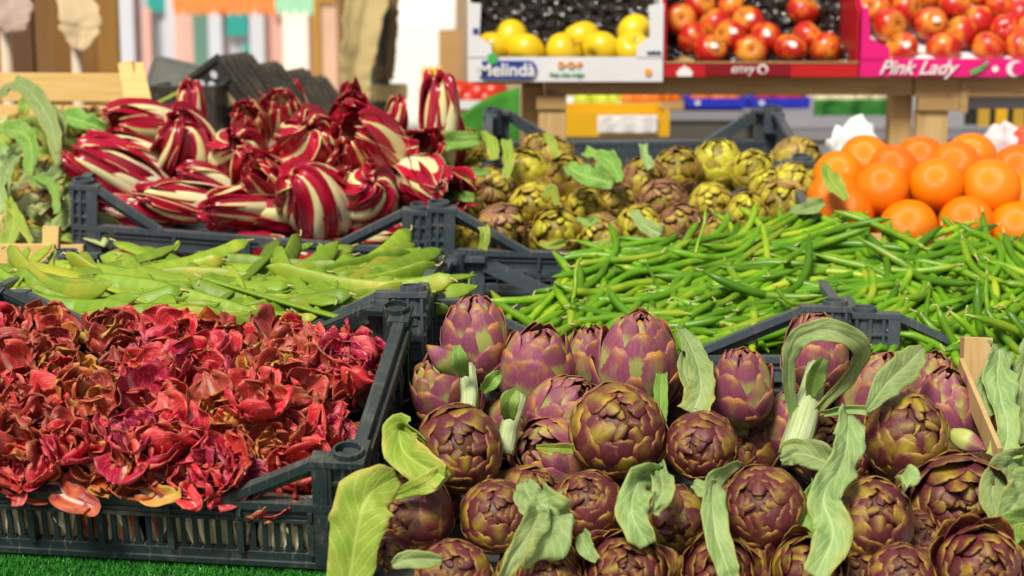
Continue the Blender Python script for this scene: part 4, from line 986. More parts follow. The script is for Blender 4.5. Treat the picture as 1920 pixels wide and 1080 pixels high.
# ------------------------------------------------------------------ small artichokes
GS = 'small olive artichokes in the blue grey crate'
def sdepth(py): return 2.90+(465-py)/(465-275)*.38
SM = [(865, 287, 84, (.0, .35), .55, 'lime green small artichoke at the back left, framed by green leaves'),
 (925, 362, 82, (.45, -.3), .0, 'violet tinged small artichoke lying beside the green leaf on the left'),
 (1000, 384, 80, (-.15, -.05), .25, 'round brown olive small artichoke with its top to the front, left part'),
 (905, 452, 64, (.3, .4), .15, 'small artichoke in the shade under the slanting left rim'), (850, 445, 66, (.2, .4), .1, 'small artichoke behind the grid of the left corner post'),
 (868, 412, 84, (.1, .5), .25, 'small artichoke behind the left corner post of its crate'),
 (938, 432, 88, (.5, -.1), -.1, 'violet small artichoke lying low behind the slanting left rim'),
 (1045, 437, 84, (-.1, .25), .45, 'yellow olive small artichoke with a pale strip of leaf under it'),
 (1126, 443, 74, (-.3, -.2), .10, 'small brown artichoke right above the crate rim, second along the rim'),
 (1096, 390, 72, (.1, .2), .25, 'small artichoke in the middle row left of the darkest pair'),
 (1162, 382, 64, (.1, .1), .0, 'smallest brown artichoke of the middle row'),
 (1240, 378, 78, (0, .05), -.25, 'darkest violet small artichoke in the middle of the crate'),
 (1270, 320, 78, (-.05, .3), .1, 'round brown small artichoke below the grid wall'),
 (1333, 384, 72, (.05, -.05), .25, 'round small artichoke seen from the top, right of the darkest one'),
 (1347, 306, 84, (-.05, .85), .75, 'tall yellow green artichoke with spread tips in the back row'),
 (1411, 322, 76, (.0, .45), .45, 'olive artichoke standing right of the yellow green one'),
 (1400, 400, 68, (0, .1), .55, 'yellow olive small artichoke in the right part of the front rows'),
 (1468, 384, 88, (-.3, .1), .1, 'small artichoke in front of the pale leaf near the oranges'),
 (1495, 300, 82, (.75, .35), .15, 'pink and green artichoke lying on its side at the back right corner'),
 (1482, 348, 72, (.6, .3), .5, 'green artichoke lying under the pink and green one'),
 (1198, 425, 74, (.0, .1), .55, 'yellow olive small artichoke behind the limp pale leaf'),
 (1276, 425, 78, (.1, .3), -.15, 'rusty violet small artichoke just above the green beans'),
 (1208, 340, 76, (.1, .3), .05, 'brown small artichoke left of the round one in the third row'),
 (1130, 335, 66, (.1, .4), -.05, 'dark small artichoke under the bright green curled leaf'),
 (1062, 335, 76, (.0, .5), .1, 'upright small artichoke left of the bright green curled leaf'),
 (982, 325, 86, (-.1, .75), .70, 'yellow green artichoke with pointed tip, third from the left in the back row'),
 (1040, 295, 66, (.1, .7), .1, 'small violet brown artichoke at the back under the wilted yellow leaf'),
 (1005, 280, 54, (.1, .7), .0, 'tiny brown violet artichoke at the very back of the left part'),
 (1352, 440, 70, (.1, .4), .0, 'brown violet small artichoke half under the green beans'),
 (900, 320, 66, (-.2, .3), .5, 'yellow green artichoke under the framed lime green one'),
 (1530, 350, 62, (.3, .4), .4, 'small green artichoke touching the oranges'),
 (1440, 350, 60, (.1, .3), .35, 'small olive artichoke wedged between the standing one and the right edge'),

 (1430, 440, 60, (0, .4), .3, 'small artichoke low at the right, behind the bean heap')]
for i, (px, py, dm, ax, tn, lb) in enumerate(SM):
    d = sdepth(py); artichoke('small', at(px, py, d), cam_axis(*ax), dm*d/(2*FPX)*1.14, tn*1.05+.08, lb, GS, seed=300+i, name='small_artichoke')
rr = random.Random(17)
for i in range(30):
    px = 860+(i % 10)*70+rr.gauss(0, 8); py = 435-(i//10)*55; d = sdepth(py)+.05; p = at(px, py, d); p.z -= .020
    artichoke('small', p, cam_axis(rr.gauss(0, .3), .5), .033, rr.uniform(0, .5), 'small olive artichoke in the lower layer, mostly hidden by the ones on top', GS, seed=400+i, name='small_artichoke')
GL = 'leaves among the small artichokes'
for i, (P, w, mt, lb) in enumerate([
   ([(790, 285, 3.10), (830, 268, 3.12), (900, 262, 3.14)], (.02, .040, .03), M_LEAFG, 'bright green leaf pointing left behind the framed lime green artichoke'),
   ([(820, 300, 3.09), (860, 325, 3.05), (920, 322, 3.05)], (.014, .02, .012), M_LEAFG, 'green leaf under the framed lime green artichoke'),
   ([(905, 245, 3.13), (922, 270, 3.1), (928, 300, 3.07)], (.01, .024, .016), M_LEAFY, 'yellow green wilted leaf right of the framed artichoke'),
   ([(948, 262, 3.10), (955, 300, 3.05), (948, 335, 3.02)], (.02, .022, .014), M_LEAFY, 'yellow hanging leaf near the back left of the small artichokes'),
   ([(1020, 250, 3.12), (1035, 270, 3.08), (1045, 295, 3.05)], (.010, .018, .010), M_LEAFY, 'wilted yellow tip sticking up before the grid wall'),
   ([(832, 370, 3.0), (860, 368, 2.96), (890, 372, 2.94)], (.018, .024, .016), M_LEAFG, 'short green leaf beside the violet tinged small artichoke'),
   ([(1150, 345, 2.95), (1100, 330, 2.96), (1062, 312, 3.0)], (.02, .05, .02), M_LEAFG, 'bright green leaf spread in the middle of the small artichokes'),
   ([(1095, 285, 3.05), (1140, 300, 3.0), (1165, 340, 2.95)], (.02, .036, .016), M_LEAFG, 'bright green curled leaf arching over the spread one'),
   ([(1205, 270, 3.12), (1212, 300, 3.08), (1222, 315, 3.07)], (.016, .018, .02), M_LEAF, 'pale leaf stub against the grid wall'),
   ([(1018, 370, 2.93), (1035, 355, 2.94), (1045, 385, 2.9)], (.010, .018, .008), M_LEAFY, 'little yellow leaf by the round brown olive artichoke'),
   ([(1185, 395, 2.86), (1205, 420, 2.82), (1240, 440, 2.80)], (.014, .024, .034), M_LEAF, 'limp pale leaf hanging down to the green beans'),
   ([(1060, 455, 2.80), (1030, 462, 2.79), (1010, 455, 2.80)], (.012, .018, .010), M_LEAFY, 'pale strip of leaf under a yellow olive artichoke'),
   ([(1120, 480, 2.75), (1135, 460, 2.76), (1165, 455, 2.77)], (.014, .026, .016), M_LEAFY, 'yellowish curled leaf over the front rim of the crate'),
   ([(1545, 305, 2.95), (1560, 340, 2.90), (1588, 375, 2.86)], (.008, .034, .012), M_LEAFY, 'long pale leaf leaning on the oranges'),
   ([(1480, 395, 2.86), (1515, 390, 2.83), (1545, 380, 2.83)], (.012, .034, .016), M_LEAF, 'broad pale leaf at the right end of the small artichokes'),
   ([(905, 470, 2.80), (910, 440, 2.80), (905, 425, 2.81)], (.016, .018, .018), M_LEAFY, 'pale stalk piece behind the slanting rim'),
   ([(1080, 410, 2.86), (1105, 418, 2.85), (1120, 405, 2.86)], (.006, .016, .008), M_LEAFG, 'tiny green leaf between two small artichokes')]):
    leaf(P, w, mt, TOV, lb, 90+i, .3, .2, (.2, -.3), 20, GL)

# ------------------------------------------------------------------ striped radicchio
TR = [('long', 235, 335, 3.03, .040, (-.80, .42), 'long radicchio with broad white ribs lying at the left end over the crate corner'),
 ('long', 255, 300, 3.12, .036, (-.88, .30), 'long dark striped radicchio lying above the leftmost one'),
 ('open', 290, 236, 3.22, .040, (-.75, -.05), 'radicchio with yellowish rib edges at the upper left of the heap'),
 ('long', 362, 222, 3.30, .026, (.0, .93), 'small radicchio standing upright before the black crates'),
 ('ball', 358, 285, 3.13, .056, (-.25, .62), 'dark purple radicchio with thin yellow ribs fanning down right'),
 ('ball', 448, 300, 3.07, .054, (.10, .30), 'curly red radicchio in the middle of the upper row'),
 ('open', 470, 250, 3.20, .034, (.0, .5), 'small curled radicchio at the top behind the middle ones'),
 ('long', 355, 378, 2.96, .033, (-.92, .10), 'glossy red radicchio lying flat just above the left part of the rim'),
 ('long', 465, 384, 2.97, .034, (-.75, -.15), 'curled radicchio with a small yellow ringed tip, centre front'),
 ('ball', 590, 375, 2.95, .060, (-.35, .45), 'biggest round radicchio with white ribs spiralling over it, at the front'),
 ('ball', 583, 290, 3.06, .066, (.05, .45), 'large round crimson radicchio in the upper middle'),
 ('ball', 695, 368, 2.96, .046, (.15, .35), 'round striped radicchio right of the biggest one'),
 ('open', 715, 292, 3.07, .054, (-.45, .35), 'dark red open radicchio with few white ribs, upper right'),
 ('open', 798, 348, 2.99, .044, (.55, -.25), 'bright red radicchio spilling over the right corner post'),
 ('long', 742, 235, 3.22, .020, (.1, .9), 'little radicchio tip behind the dark red open one'),
 ('long', 826, 240, 3.16, .036, (-.05, .97), 'tall white and red radicchio standing upright beside the artichokes'),
 ('open', 520, 355, 3.02, .036, (-.4, .3), 'small curly radicchio between the upper and the front ones'), ('open', 640, 345, 3.02, .036, (.3, .4), 'small curly radicchio above the round striped one'), ('long', 410, 345, 3.05, .028, (-.85, .2), 'thin radicchio lying across the middle of the heap'), ('open', 655, 245, 3.2, .036, (.2, .6), 'curled radicchio at the top right of the heap'), ('open', 545, 232, 3.25, .034, (-.2, .6), 'small dark radicchio at the top of the heap'), ('open', 770, 300, 3.1, .036, (.4, .3), 'red curled radicchio beside the upright white and red one'),
 ('long', 540, 395, 3.0, .036, (-.9, 0), 'radicchio lying under the biggest round one'),
 ('long', 255, 400, 3.0, .030, (-.95, .02), 'pale radicchio seen through the gap under the slanting left rim'),
 ('long', 700, 440, 2.98, .030, (.9, .0), 'red radicchio seen through the gap at the right corner'),
 ('long', 300, 468, 2.95, .028, (-.95, 0), 'radicchio behind the grid wall at the left'), ('long', 460, 470, 2.95, .028, (.95, 0), 'radicchio behind the grid wall in the middle'),
 ('long', 620, 480, 2.95, .028, (-.95, 0), 'radicchio behind the grid wall at the right'), ('long', 400, 350, 3.18, .036, (.9, .1), 'radicchio buried in the middle of the heap'),
 ('long', 650, 340, 3.14, .036, (-.9, .1), 'radicchio buried between the round heads'), ('long', 520, 330, 3.15, .04, (.6, .3), 'radicchio wedged between the two curly ones in the middle')]
for i, (kd, px, py, d, R, ax, lb) in enumerate(TR): radicchio(kd, at(px, py, d), cam_axis(*ax), R, lb, 600+i)

# ------------------------------------------------------------------ oranges
OR = [(1652, 355, 3.00, 'orange in front of the pale leaf, leftmost of the three large front ones'), (1755, 347, 3.00, 'orange in the middle of the three large front ones'), (1858, 352, 3.00, 'orange at the right of the three large front ones'),
 (1585, 405, 2.98, 'leftmost orange of the lower row, beside the broad pale leaf'), (1702, 425, 2.95, 'second orange of the lower row, sunk in the green beans'), (1812, 420, 2.95, 'third orange of the lower row behind the upright bean'), (1905, 430, 2.95, 'orange of the lower row cut by the right edge'),
 (1625, 305, 3.10, 'orange at the upper left of the pile, before the white bag'), (1672, 325, 3.06, 'orange squeezed between the upper left one and the front row'), (1725, 305, 3.12, 'orange in the top row below the timber post'), (1790, 315, 3.08, 'orange behind the middle front one'),
 (1820, 298, 3.16, 'orange in the top row left of the paper bag'), (1905, 325, 3.08, 'yellowish orange at the right edge'), (1572, 335, 3.07, 'orange half hidden behind the long pale leaf'), (1645, 415, 3.05, 'orange deep between two of the lower row'),
 (1755, 415, 3.05, 'orange deep behind the third of the lower row'), (1566, 376, 3.04, 'orange peeping out below the green artichoke'), (1935, 375, 3.02, 'orange cut by the right edge in the front row'), (1865, 412, 3.06, 'orange deep at the right of the lower row'), (1700, 380, 3.08, 'orange in the shade between the front and the lower row')]
for i, (px, py, d, lb) in enumerate(OR):
    r2 = random.Random(i+3); fruit('orange', FR_OR, 'orange', at(px, py, d), r2.uniform(.0485, .052), lb, 'oranges piled at the right', axis=(r2.gauss(0, .5), r2.gauss(-.2, .5), r2.uniform(-1, 1)), stalk=False)
    o_ = COL.objects[-1].parent or COL.objects[-1]; s_ = o_.scale[0]; o_.scale = (s_*r2.uniform(.97, 1.04), s_*r2.uniform(.97, 1.04), s_*r2.uniform(.93, 1.0))
oc = thing('orange_crate', 'low wooden crate under the pile of oranges', 'crate', at(1760, 500, 3.05)+Vector((0, .1, -.02)))
m = MB(); m.box(-.2, .26, -.2, .2, -.01, 0); m.build('base', M_WOODP, oc)
for y in (-.2, .2):
    for z in (.01, .055): m = MB(); m.box(-.2, .26, y-.004, y+.004, z, z+.038); m.build('slat', M_WOODP, oc)
for x in (-.2, .26):
    for z in (.01, .055): m = MB(); m.box(x-.004, x+.004, -.195, .195, z, z+.038); m.build('slat', M_WOODP, oc)

# ------------------------------------------------------------------ left: wooden crate of leafy artichokes
GW = 'leafy artichokes heaped in the wooden crate at the left'
wl_ = thing('wooden_crate', 'pale yellow wooden crate with a tall corner board behind the leafy artichokes', 'crate', at(140, 260, 3.55)); O = Vector(wl_.location)
def lpart(nm, a, b, w, h, up=Vector((0, 1, 0)), mat=None):
    m = MB(); m.bar(Vector(a)-O, Vector(b)-O, w, h, up); return m.build(nm, mat or M_WOODP, wl_, bevel=.0015)
lpart('slat', at(-120, 162, 3.60), at(235, 164, 3.60), .058, .010)
lpart('slat', at(-120, 222, 3.57), at(118, 226, 3.57), .062, .010); lpart('slat', at(120, 226, 3.57), at(235, 228, 3.57), .062, .010)
lpart('slat', at(-120, 275, 3.55), at(240, 280, 3.55), .05, .010)
lpart('corner_board', at(236, 118, 3.56), at(262, 260, 3.50), .030, .016, Vector((0, 1, 0)))
lpart('side_slat', at(246, 122, 3.57), at(276, 262, 3.40), .008, .05, Vector((1, 0, 0)))
lpart('side_slat', at(150, 470, 3.0), at(245, 250, 3.5), .008, .06, Vector((1, 0, 0)))
lpart('corner_board', at(95, 490, 2.78), at(98, 424, 2.78), .026, .018, Vector((0, 1, 0)))
lpart('slat', at(-120, 478, 2.77), at(104, 478, 2.77), .036, .010); lpart('slat', at(-120, 514, 2.75), at(104, 510, 2.75), .030, .010)
lpart('base', at(-150, 420, 3.2), at(230, 420, 3.2), .6, .012, Vector((0, 0, 1)))
rr = random.Random(44)
M_PALEG = leafmat('pale_yellow_leaf', (.42, .50, .16), (.55, .58, .26), (.66, .66, .40), .6, 20)
LP = [(205, 245, .2), (55, 380, .1), (85, 395, -.1), (30, 250, .3), (95, 250, -.2), (150, 290, .4), (20, 330, .4), (110, 330, .3), (40, 450, .3), (140, 380, .5), (170, 240, .1)]
for i, (px, py, tn) in enumerate(LP):
    d = 2.92+(470-py)/350*.6
    artichoke('small', at(px, py, d), cam_axis(rr.gauss(0, .5), rr.uniform(-.2, .7)), .038, tn-.1, ['purple tipped', 'red violet', 'dark violet', 'yellow green', 'brown violet', 'pale green', 'lime', 'olive', 'greenish', 'yellow', 'reddish'][i]+' leafy artichoke in the wooden crate at the left, '+['near the corner board', 'low beside the radicchio crate', 'just behind the short post', 'under the drooping leaves', 'in the upper middle', 'towards the radicchio', 'cut by the left edge', 'in the middle of the heap', 'above the front slat', 'right of the middle', 'at the back slat'][i], GW, seed=500+i, name='small_artichoke')
LL = [([(-10, 190, 3.2), (40, 160, 3.15), (95, 230, 3.05), (110, 310, 2.98)], (.02, .034, .036, .015), M_LEAF, 'drooping blue green leaf arching down from the top left'),
 ([(-20, 240, 3.1), (50, 255, 3.05), (60, 330, 2.98)], (.03, .04, .02), M_LEAFG, 'green leaf bending down at the left edge'),
 ([(70, 200, 3.15), (110, 230, 3.1), (105, 290, 3.0)], (.02, .036, .02), M_LEAF, 'pale leaf folded beside the drooping one'),
 ([(105, 215, 3.2), (150, 225, 3.15), (200, 245, 3.15)], (.02, .04, .02), M_LEAFG, 'bright green leaf lying before the wooden slats'),
 ([(235, 250, 3.3), (215, 240, 3.3), (195, 255, 3.25)], (.02, .04, .02), M_LEAFG, 'green leaf tip beside the corner board'),
 ([(0, 350, 2.95), (30, 400, 2.88), (60, 455, 2.82)], (.012, .016, .012), M_LEAFY, 'long pale stalk slanting down to the front slat'),
 ([(60, 330, 2.98), (100, 350, 2.93), (108, 400, 2.88)], (.012, .018, .012), M_LEAFG, 'green stalk curving over the violet artichoke'),
 ([(10, 470, 2.85), (25, 420, 2.88), (20, 380, 2.9)], (.03, .03, .02), M_LEAFY, 'pale green leaf standing above the front slat'),
 ([(130, 300, 3.05), (90, 340, 2.98), (60, 350, 2.95)], (.02, .03, .02), M_LEAF, 'pale leaf across the middle of the leafy heap'),
 ([(185, 270, 3.15), (160, 320, 3.05), (120, 350, 3.0)], (.02, .034, .02), M_LEAFY, 'yellow green leaf next to the radicchio'),
 ([(160, 350, 3.0), (130, 390, 2.95), (120, 430, 2.9)], (.02, .03, .02), M_LEAF, 'pale leaf falling beside the crate corner'),
 ([(30, 290, 3.0), (10, 330, 2.95), (15, 370, 2.92)], (.02, .03, .02), M_LEAF, 'blue green leaf at the left edge, middle height'),
 ([(-20, 300, 3.0), (-5, 340, 2.95), (5, 400, 2.9)], (.03, .04, .02), M_LEAF, 'pale leaf cut by the left edge'),
 ([(100, 450, 2.9), (110, 420, 2.92), (130, 400, 2.94)], (.014, .026, .014), M_LEAF, 'curled leaf behind the short post')]
for i in range(75):
    x = rr.uniform(-10, 205); y = rr.uniform(215+max(0, x-60)*.25, 460); d = 2.90+(470-y)/350*.55; a = rr.uniform(0, 6.28); l = rr.uniform(30, 70)
    LL.append(([(x-l*cos(a), y-l*sin(a)*.7, d+.03), (x+rr.gauss(0, 8), y-12, d-.01), (x+l*cos(a), y+l*sin(a)*.7, d+.01)], (.010, rr.uniform(.014, .040), .008), rr.choice((M_LEAF, M_LEAFY, M_PALEG, M_LEAFY, M_PALEG)), None))
for i, (P, w, mt, lb) in enumerate(LL):
    leaf(P, w, mt, TOV, lb or 'short wilted leaf tangled in the leafy artichoke heap at the left', 130+i, .35, .2, (.3, -.4), 18, 'leaves and stalks in the wooden crate at the left', nu=8)
# ------------------------------------------------------------------ fruit shelf behind
def prim(nm, mat, parent, bevel=0, *bxs, M=None):
    m = MB()
    for b in bxs: m.box(*b, M)
    return m.build(nm, mat, parent, bevel=bevel)
M_WHITE = plain('white_printed_cardboard', (.72, .72, .74), .5, .05, 8); M_RED = plain('red_printed_cardboard', (.50, .010, .014), .4, .08, 8); M_DRED = plain('dark_red_print', (.22, .004, .012), .4, .05)
M_PINK = plain('pink_printed_cardboard', (.72, .008, .19), .4, .06, 8); M_KRAFT = plain('brown_cardboard', (.42, .25, .10), .7, .1, 12); M_NAVY = plain('navy_print', (.02, .05, .26), .4, .05); M_ORP = plain('orange_print', (.85, .33, .03), .5, .05)
M_GRP = plain('green_print', (.05, .42, .10), .5, .05); M_WP = plain('white_print', (.80, .78, .76), .5, .04); M_BLUEB = plain('blue_printed_cardboard', (.02, .03, .42), .4, .08); M_YCR = plain('yellow_crate_plastic', (.72, .40, .012), .4, .1, 10)
M_GREY = plain('grey_table_cloth', (.24, .24, .27), .7, .1, 3); M_BAG = plain('white_plastic_bag', (.78, .80, .80), .35, .05, 6, .004); M_GREENC = plain('dark_green_cloth', (.022, .15, .016), .8, .15, 6)
def black_plastic():
    t = NT('crinkled_black_plastic'); o = t.coord(); vo = t.n('TexVoronoi'); vo.inputs['Scale'].default_value = 45; t.l(o, vo.inputs['Vector']); n = t.noise(o, 22, 4); t.bump(t.math('ADD', vo.outputs[0], n), 1, .02)
    t.b.inputs['Roughness'].default_value = .16; return t.out((.016, .013, .011), .16, .8)
M_BLK = black_plastic()
shelf = thing('fruit_shelf', 'rough timber shelf carrying the three cardboard boxes of apples', 'shelf', at(1450, 300, 4.0)); O = Vector(shelf.location)
SD = 3.90; zt = at(1400, 143, SD).z; ys = at(1400, 160, SD).y
X = lambda px, d=SD: (px-960)/FPX*d
def sp(nm, *b, mat=None, bevel=.003):
    m = MB(); m.box(*b); o = m.build(nm, mat or M_WOOD, shelf, bevel=bevel); o.location = -O
    return o
sp('front_board', X(1022), X(1712), ys, ys+.03, zt-.042, zt)
sp('front_board', X(1714), X(2100), ys-.004, ys+.028, zt-.046, zt-.001)
sp('plank', X(890), X(2100), ys+.034, ys+.13, zt-.02, zt-.003); sp('plank', X(890), X(2100), ys+.136, ys+.24, zt-.02, zt-.004); sp('plank', X(890), X(2100), ys+.246, ys+.36, zt-.02, zt-.003)
sp('post', X(1682), X(1722), ys+.05, ys+.11, .0, zt-.0425, mat=M_WOODV); sp('post', X(1724), X(1782), ys+.004, ys+.045, 0, zt-.078, mat=M_WOODV)
sp('bracket', X(1722), X(1800), ys-.006, ys+.02, zt-.077, zt-.0465); sp('post', X(978), X(1022), ys+.05, ys+.11, 0, zt-.024); sp('bracket', X(1006), X(1062), ys-.004, ys+.03, zt-.075, zt-.0425); sp('post', X(1010), X(1062), ys+.002, ys+.05, 0, zt-.0765, mat=M_WOODV)
sp('lower_board', X(1790), X(2100), ys+.03, ys+.06, zt-.075, zt-.05, mat=M_GREY); sp('cleat', X(1800), X(1815), ys-.008, ys-.005, zt-.082, zt-.01)
def text(s, size, mat, parent, loc, extr=.0012, shear=0, scale=1, align='LEFT', bold=.0):
    c = bpy.data.curves.new('lettering', 'FONT'); c.body = s; c.size = size; c.extrude = extr; c.shear = shear; c.align_x = align; c.offset = bold; c.materials.append(mat)
    q = bpy.data.objects.new('tmp', c); COL.objects.link(q); bpy.context.view_layer.update(); me = bpy.data.meshes.new_from_object(q.evaluated_get(bpy.context.evaluated_depsgraph_get())); bpy.data.objects.remove(q)
    return link('lettering', me, parent, loc=loc, rot=(pi/2, 0, 0), scale=(scale, 1, 1))
def disc(nm, mat, parent, x, y, z, rx, rz, n=24):
    m = MB(); m.v = [(x, y, z)]+[(x+rx*cos(2*pi*i/n), y, z+rz*sin(2*pi*i/n)) for i in range(n)]+[(x, y+.002, z)]+[(x+rx*cos(2*pi*i/n), y+.002, z+rz*sin(2*pi*i/n)) for i in range(n)]
    m.f = [(0, 1+(i+1) % n, 1+i) for i in range(n)]+[(1+i, 1+(i+1) % n, n+2+(i+1) % n, n+2+i) for i in range(n)]+[(n+1, n+2+i, n+2+(i+1) % n) for i in range(n)]
    return m.build(nm, mat, parent)
def fruitbox(px0, px1, label, mat, lip, H, d=.34, tilt=20, liner=M_BLK, zoff=0):
    """open-topped tray tilted towards the buyer: frame at its front lower left corner"""
    w = X(px1)-X(px0); t = thing('fruit_box', label, 'box', (X(px0), ys-.035, zt+.001+zoff))
    R_ = Matrix.Rotation(radians(tilt), 4, 'X')
    prim('front_lip', mat, t, 0, (.0, w, 0, .004, .0, lip))
    prim('base', M_KRAFT, t, 0, (.004, w-.004, .005, d, 0.002, .006), M=R_)
    # ends: cut corner profile
    for nm, x in (('end_wall', 0), ('end_wall', w-.004)):
        pr = [(0, 0), (0, H*.80), (d*.12, H), (d, H*.9), (d, 0)]
        pr = [(0.0042, 0)]+[(.0042, H*.95), (d*.35, H*1.02), (d, H*1.05), (d, 0)]
        m = MB(); n = len(pr)
        for xx in (x, x+.004):
            for (y, z) in pr:
                q = R_ @ Vector((0, y, z)) if y > .01 else Vector((0, y, z)); m.v.append((xx, q.y, q.z))
        m.f = [tuple(range(n)), tuple(range(2*n-1, n-1, -1))]+[(i, i+n, (i+1) % n+n, (i+1) % n) for i in range(n)]
        m.build(nm, mat, t)
    prim('back_wall', M_KRAFT, t, 0, (.0045, w-.0045, d, d+.004, 0, H), M=R_)
    vs, fs, uv = sheet(lambda u, v: R_ @ Vector((.006+(w-.012)*(u+1)/2, .01+(d-.02)*v, .010+.012*noise.noise(Vector((u*7, v*7, px0)))+.9*max(0, v-.62)**1.3)), 40, 30)
    link('liner', mesh('liner', vs, fs, uv, mats=[liner]), t)
    return t, w, R_
# white box of golden apples
tb, w, R_ = fruitbox(878, 1240, 'white cardboard box with a blue oval logo holding golden apples', M_WHITE, .055, .150, zoff=-.011)
for s, x in ((1, 0), (-1, w)):   # front corner flaps rising from the lip
    m = MB(); pr = [(0, .054), (0, .175), (.030, .172), (.026, .10), (.052, .082), (.055, .054)] if s > 0 else [(0, .054), (0, .172), (-.034, .168), (-.030, .10), (-.058, .080), (-.060, .054)]
    n = len(pr); m.v = [(x+a, -.002, b) for a, b in pr]+[(x+a, .003, b) for a, b in pr]; m.f = [tuple(range(n)), tuple(range(2*n-1, n-1, -1))]+[(i, i+n, (i+1) % n+n, (i+1) % n) for i in range(n)]
    m.build('corner_flap', M_WHITE, tb)
m = MB(); c0, c1, z = .040, .136, .026
lg = link('logo', None, tb) if False else None
M_ = MB(); M_.v = []; n = 12; out = []
for i in range(n+1): a = pi/2+pi*i/n; out.append((c0+.018*cos(a), z+.0205*sin(a)))
for i in range(n+1): a = -pi/2+pi*i/n; out.append((c1+.018*cos(a), z+.0205*sin(a)))
k = len(out); M_.v = [(a, -.0045, b) for a, b in out]+[(a, .0005, b) for a, b in out]; M_.f = [tuple(range(k)), tuple(range(2*k-1, k-1, -1))]+[(i, i+k, (i+1) % k+k, (i+1) % k) for i in range(k)]
M_.build('logo', M_NAVY, tb)
text('Melindà', .040, M_WP, tb, (.022, -.0052, .0135), bold=.0008, scale=1.02)
text('D·O·P', .019, M_ORP, tb, (.200, -.003, .031), bold=.0006, scale=1.1); text('Mela Alto Adige', .012, M_GRP, tb, (.180, -.003, .013), shear=.3)
disc('print_mark', M_ORP, tb, .402, -.0035, .021, .008, .008); m = MB(); m.box(.045, .065, -.007, -.005, .040, .062); m.build('green_leaf_mark', M_GRP, tb)
text('melinda', .010, M_NAVY, tb, (.398, -.004, .062), bold=.0005); m = MB(); m.box(.012, .024, -.0035, -.0025, .105, .118); m.build('print_mark', M_NAVY, tb)
def infruit(box, u, R, px, py, d, lb, kind, cat='apple', **k):
    r2 = random.Random(int(px*7+py)); dat = {'y': FR_YEL, 'r': FR_RED}[kind]
    fruit('golden_apple' if kind == 'y' else 'red_apple', dat, cat, at(px, py, d), R, lb, u, axis=(r2.gauss(0, .8), r2.gauss(-.3, .7), r2.uniform(-.2, 1)), **k)
GY = 'golden apples in the white box'
for i, (px, py, d, lb) in enumerate([(957, 72, 3.97, 'golden apple on top of the left trio'), (925, 92, 3.95, 'leftmost golden apple, half behind the box corner'), (987, 97, 3.93, 'golden apple at the right of the left trio'), (1057, 97, 3.93, 'golden apple with a bright spot of light, left of the centre pair'), (1090, 72, 3.98, 'golden apple behind the centre pair'), (1127, 94, 3.93, 'golden apple with its stalk pit showing in the centre'), (1190, 62, 3.98, 'golden apple with a red blush at the right end'), (1186, 94, 3.93, 'golden apple low at the right end behind the corner flap')]):
    infruit(tb, GY, .0425, px, py, d, lb, 'y')
GR = 'red apples in the red box'
tr, w, R_ = fruitbox(1243, 1602, 'red cardboard box of red apples with a pale crown mark on its lip', M_RED, .030, .150)
m = MB(); m.box(.09, .28, -.003, -.0005, .003, .027); m.build('dark_band', M_DRED, tr); m = MB(); m.box(0, w, -.0022, .006, .0302, .0335); m.build('lip_edge', M_KRAFT, tr)
text('envy', .030, M_WP, tr, (.146, -.0045, .009), shear=.25, scale=.95); disc('print_mark', M_WP, tr, .218, -.004, .017, .012, .011); disc('print_mark', M_DRED, tr, .218, -.0065, .017, .007, .0065)
m = MB(); cx = .045
pr = [(-.016, 0.0), (-.019, .010), (-.012, .014), (-.011, .019), (-.005, .019), (-.001, .026), (.004, .019), (.010, .019), (.013, .013), (.018, .010), (.016, 0)]; n = len(pr)
m.v = [(cx+a, -.0035, b+.001) for a, b in pr]+[(cx+a, -.0005, b+.001) for a, b in pr]; m.f = [tuple(range(n)), tuple(range(2*n-1, n-1, -1))]+[(i, i+n, (i+1) % n+n, (i+1) % n) for i in range(n)]; m.build('crown_mark', M_WP, tr)
for i, (px, py, d, st, lb) in enumerate([(1276, 38, 4.0, 0, 'red apple showing its yellow stalk pit at the left'), (1298, 72, 3.96, 0, 'orange red apple second row at the left'), (1332, 95, 3.93, 1, 'red apple with a white label at the left front'), (1312, 10, 4.05, 0, 'apple at the top left of the red box'), (1340, 45, 4.0, 0, 'dark red apple in the left middle'), (1368, 68, 3.97, 1, 'red apple with a label catching the light'), (1372, 15, 4.05, 0, 'orange apple at the top of the red box'), (1402, 42, 4.01, 1, 'dark red apple with a white label above the centre'), (1408, 97, 3.93, 0, 'orange apple in the front row centre'), (1436, 72, 3.97, 1, 'yellow red apple in the centre'), (1482, 93, 3.93, 1, 'orange yellow apple with a label in the front row'), (1515, 70, 3.97, 0, 'red apple behind the front row at the right'), (1548, 92, 3.93, 0, 'orange apple at the right end of the front row'), (1505, 20, 4.04, 0, 'large red apple alone at the top right of the red box')]):
    infruit(tr, GR, .0375, px, py, d, lb, 'r', sticker=(.1*(i % 3-1), -1, .35) if st else None)
GP = 'red apples in the pink box'
tp, w, R_ = fruitbox(1606, 1990, 'bright pink cardboard box of apples with white script lettering', M_PINK, .040, .150, liner=M_WHITE)
m = MB(); pr = [(0, .039), (0, .155), (.014, .150), (.020, .085), (.062, .066), (.066, .039)]; n = len(pr); m.v = [(a, -.002, b) for a, b in pr]+[(a, .003, b) for a, b in pr]; m.f = [tuple(range(n)), tuple(range(2*n-1, n-1, -1))]+[(i, i+n, (i+1) % n+n, (i+1) % n) for i in range(n)]; m.build('corner_flap', M_PINK, tp)
text('Pink Lady', .044, M_WP, tp, (.040, -.0045, .006), shear=.45, scale=1.0, bold=.0004)
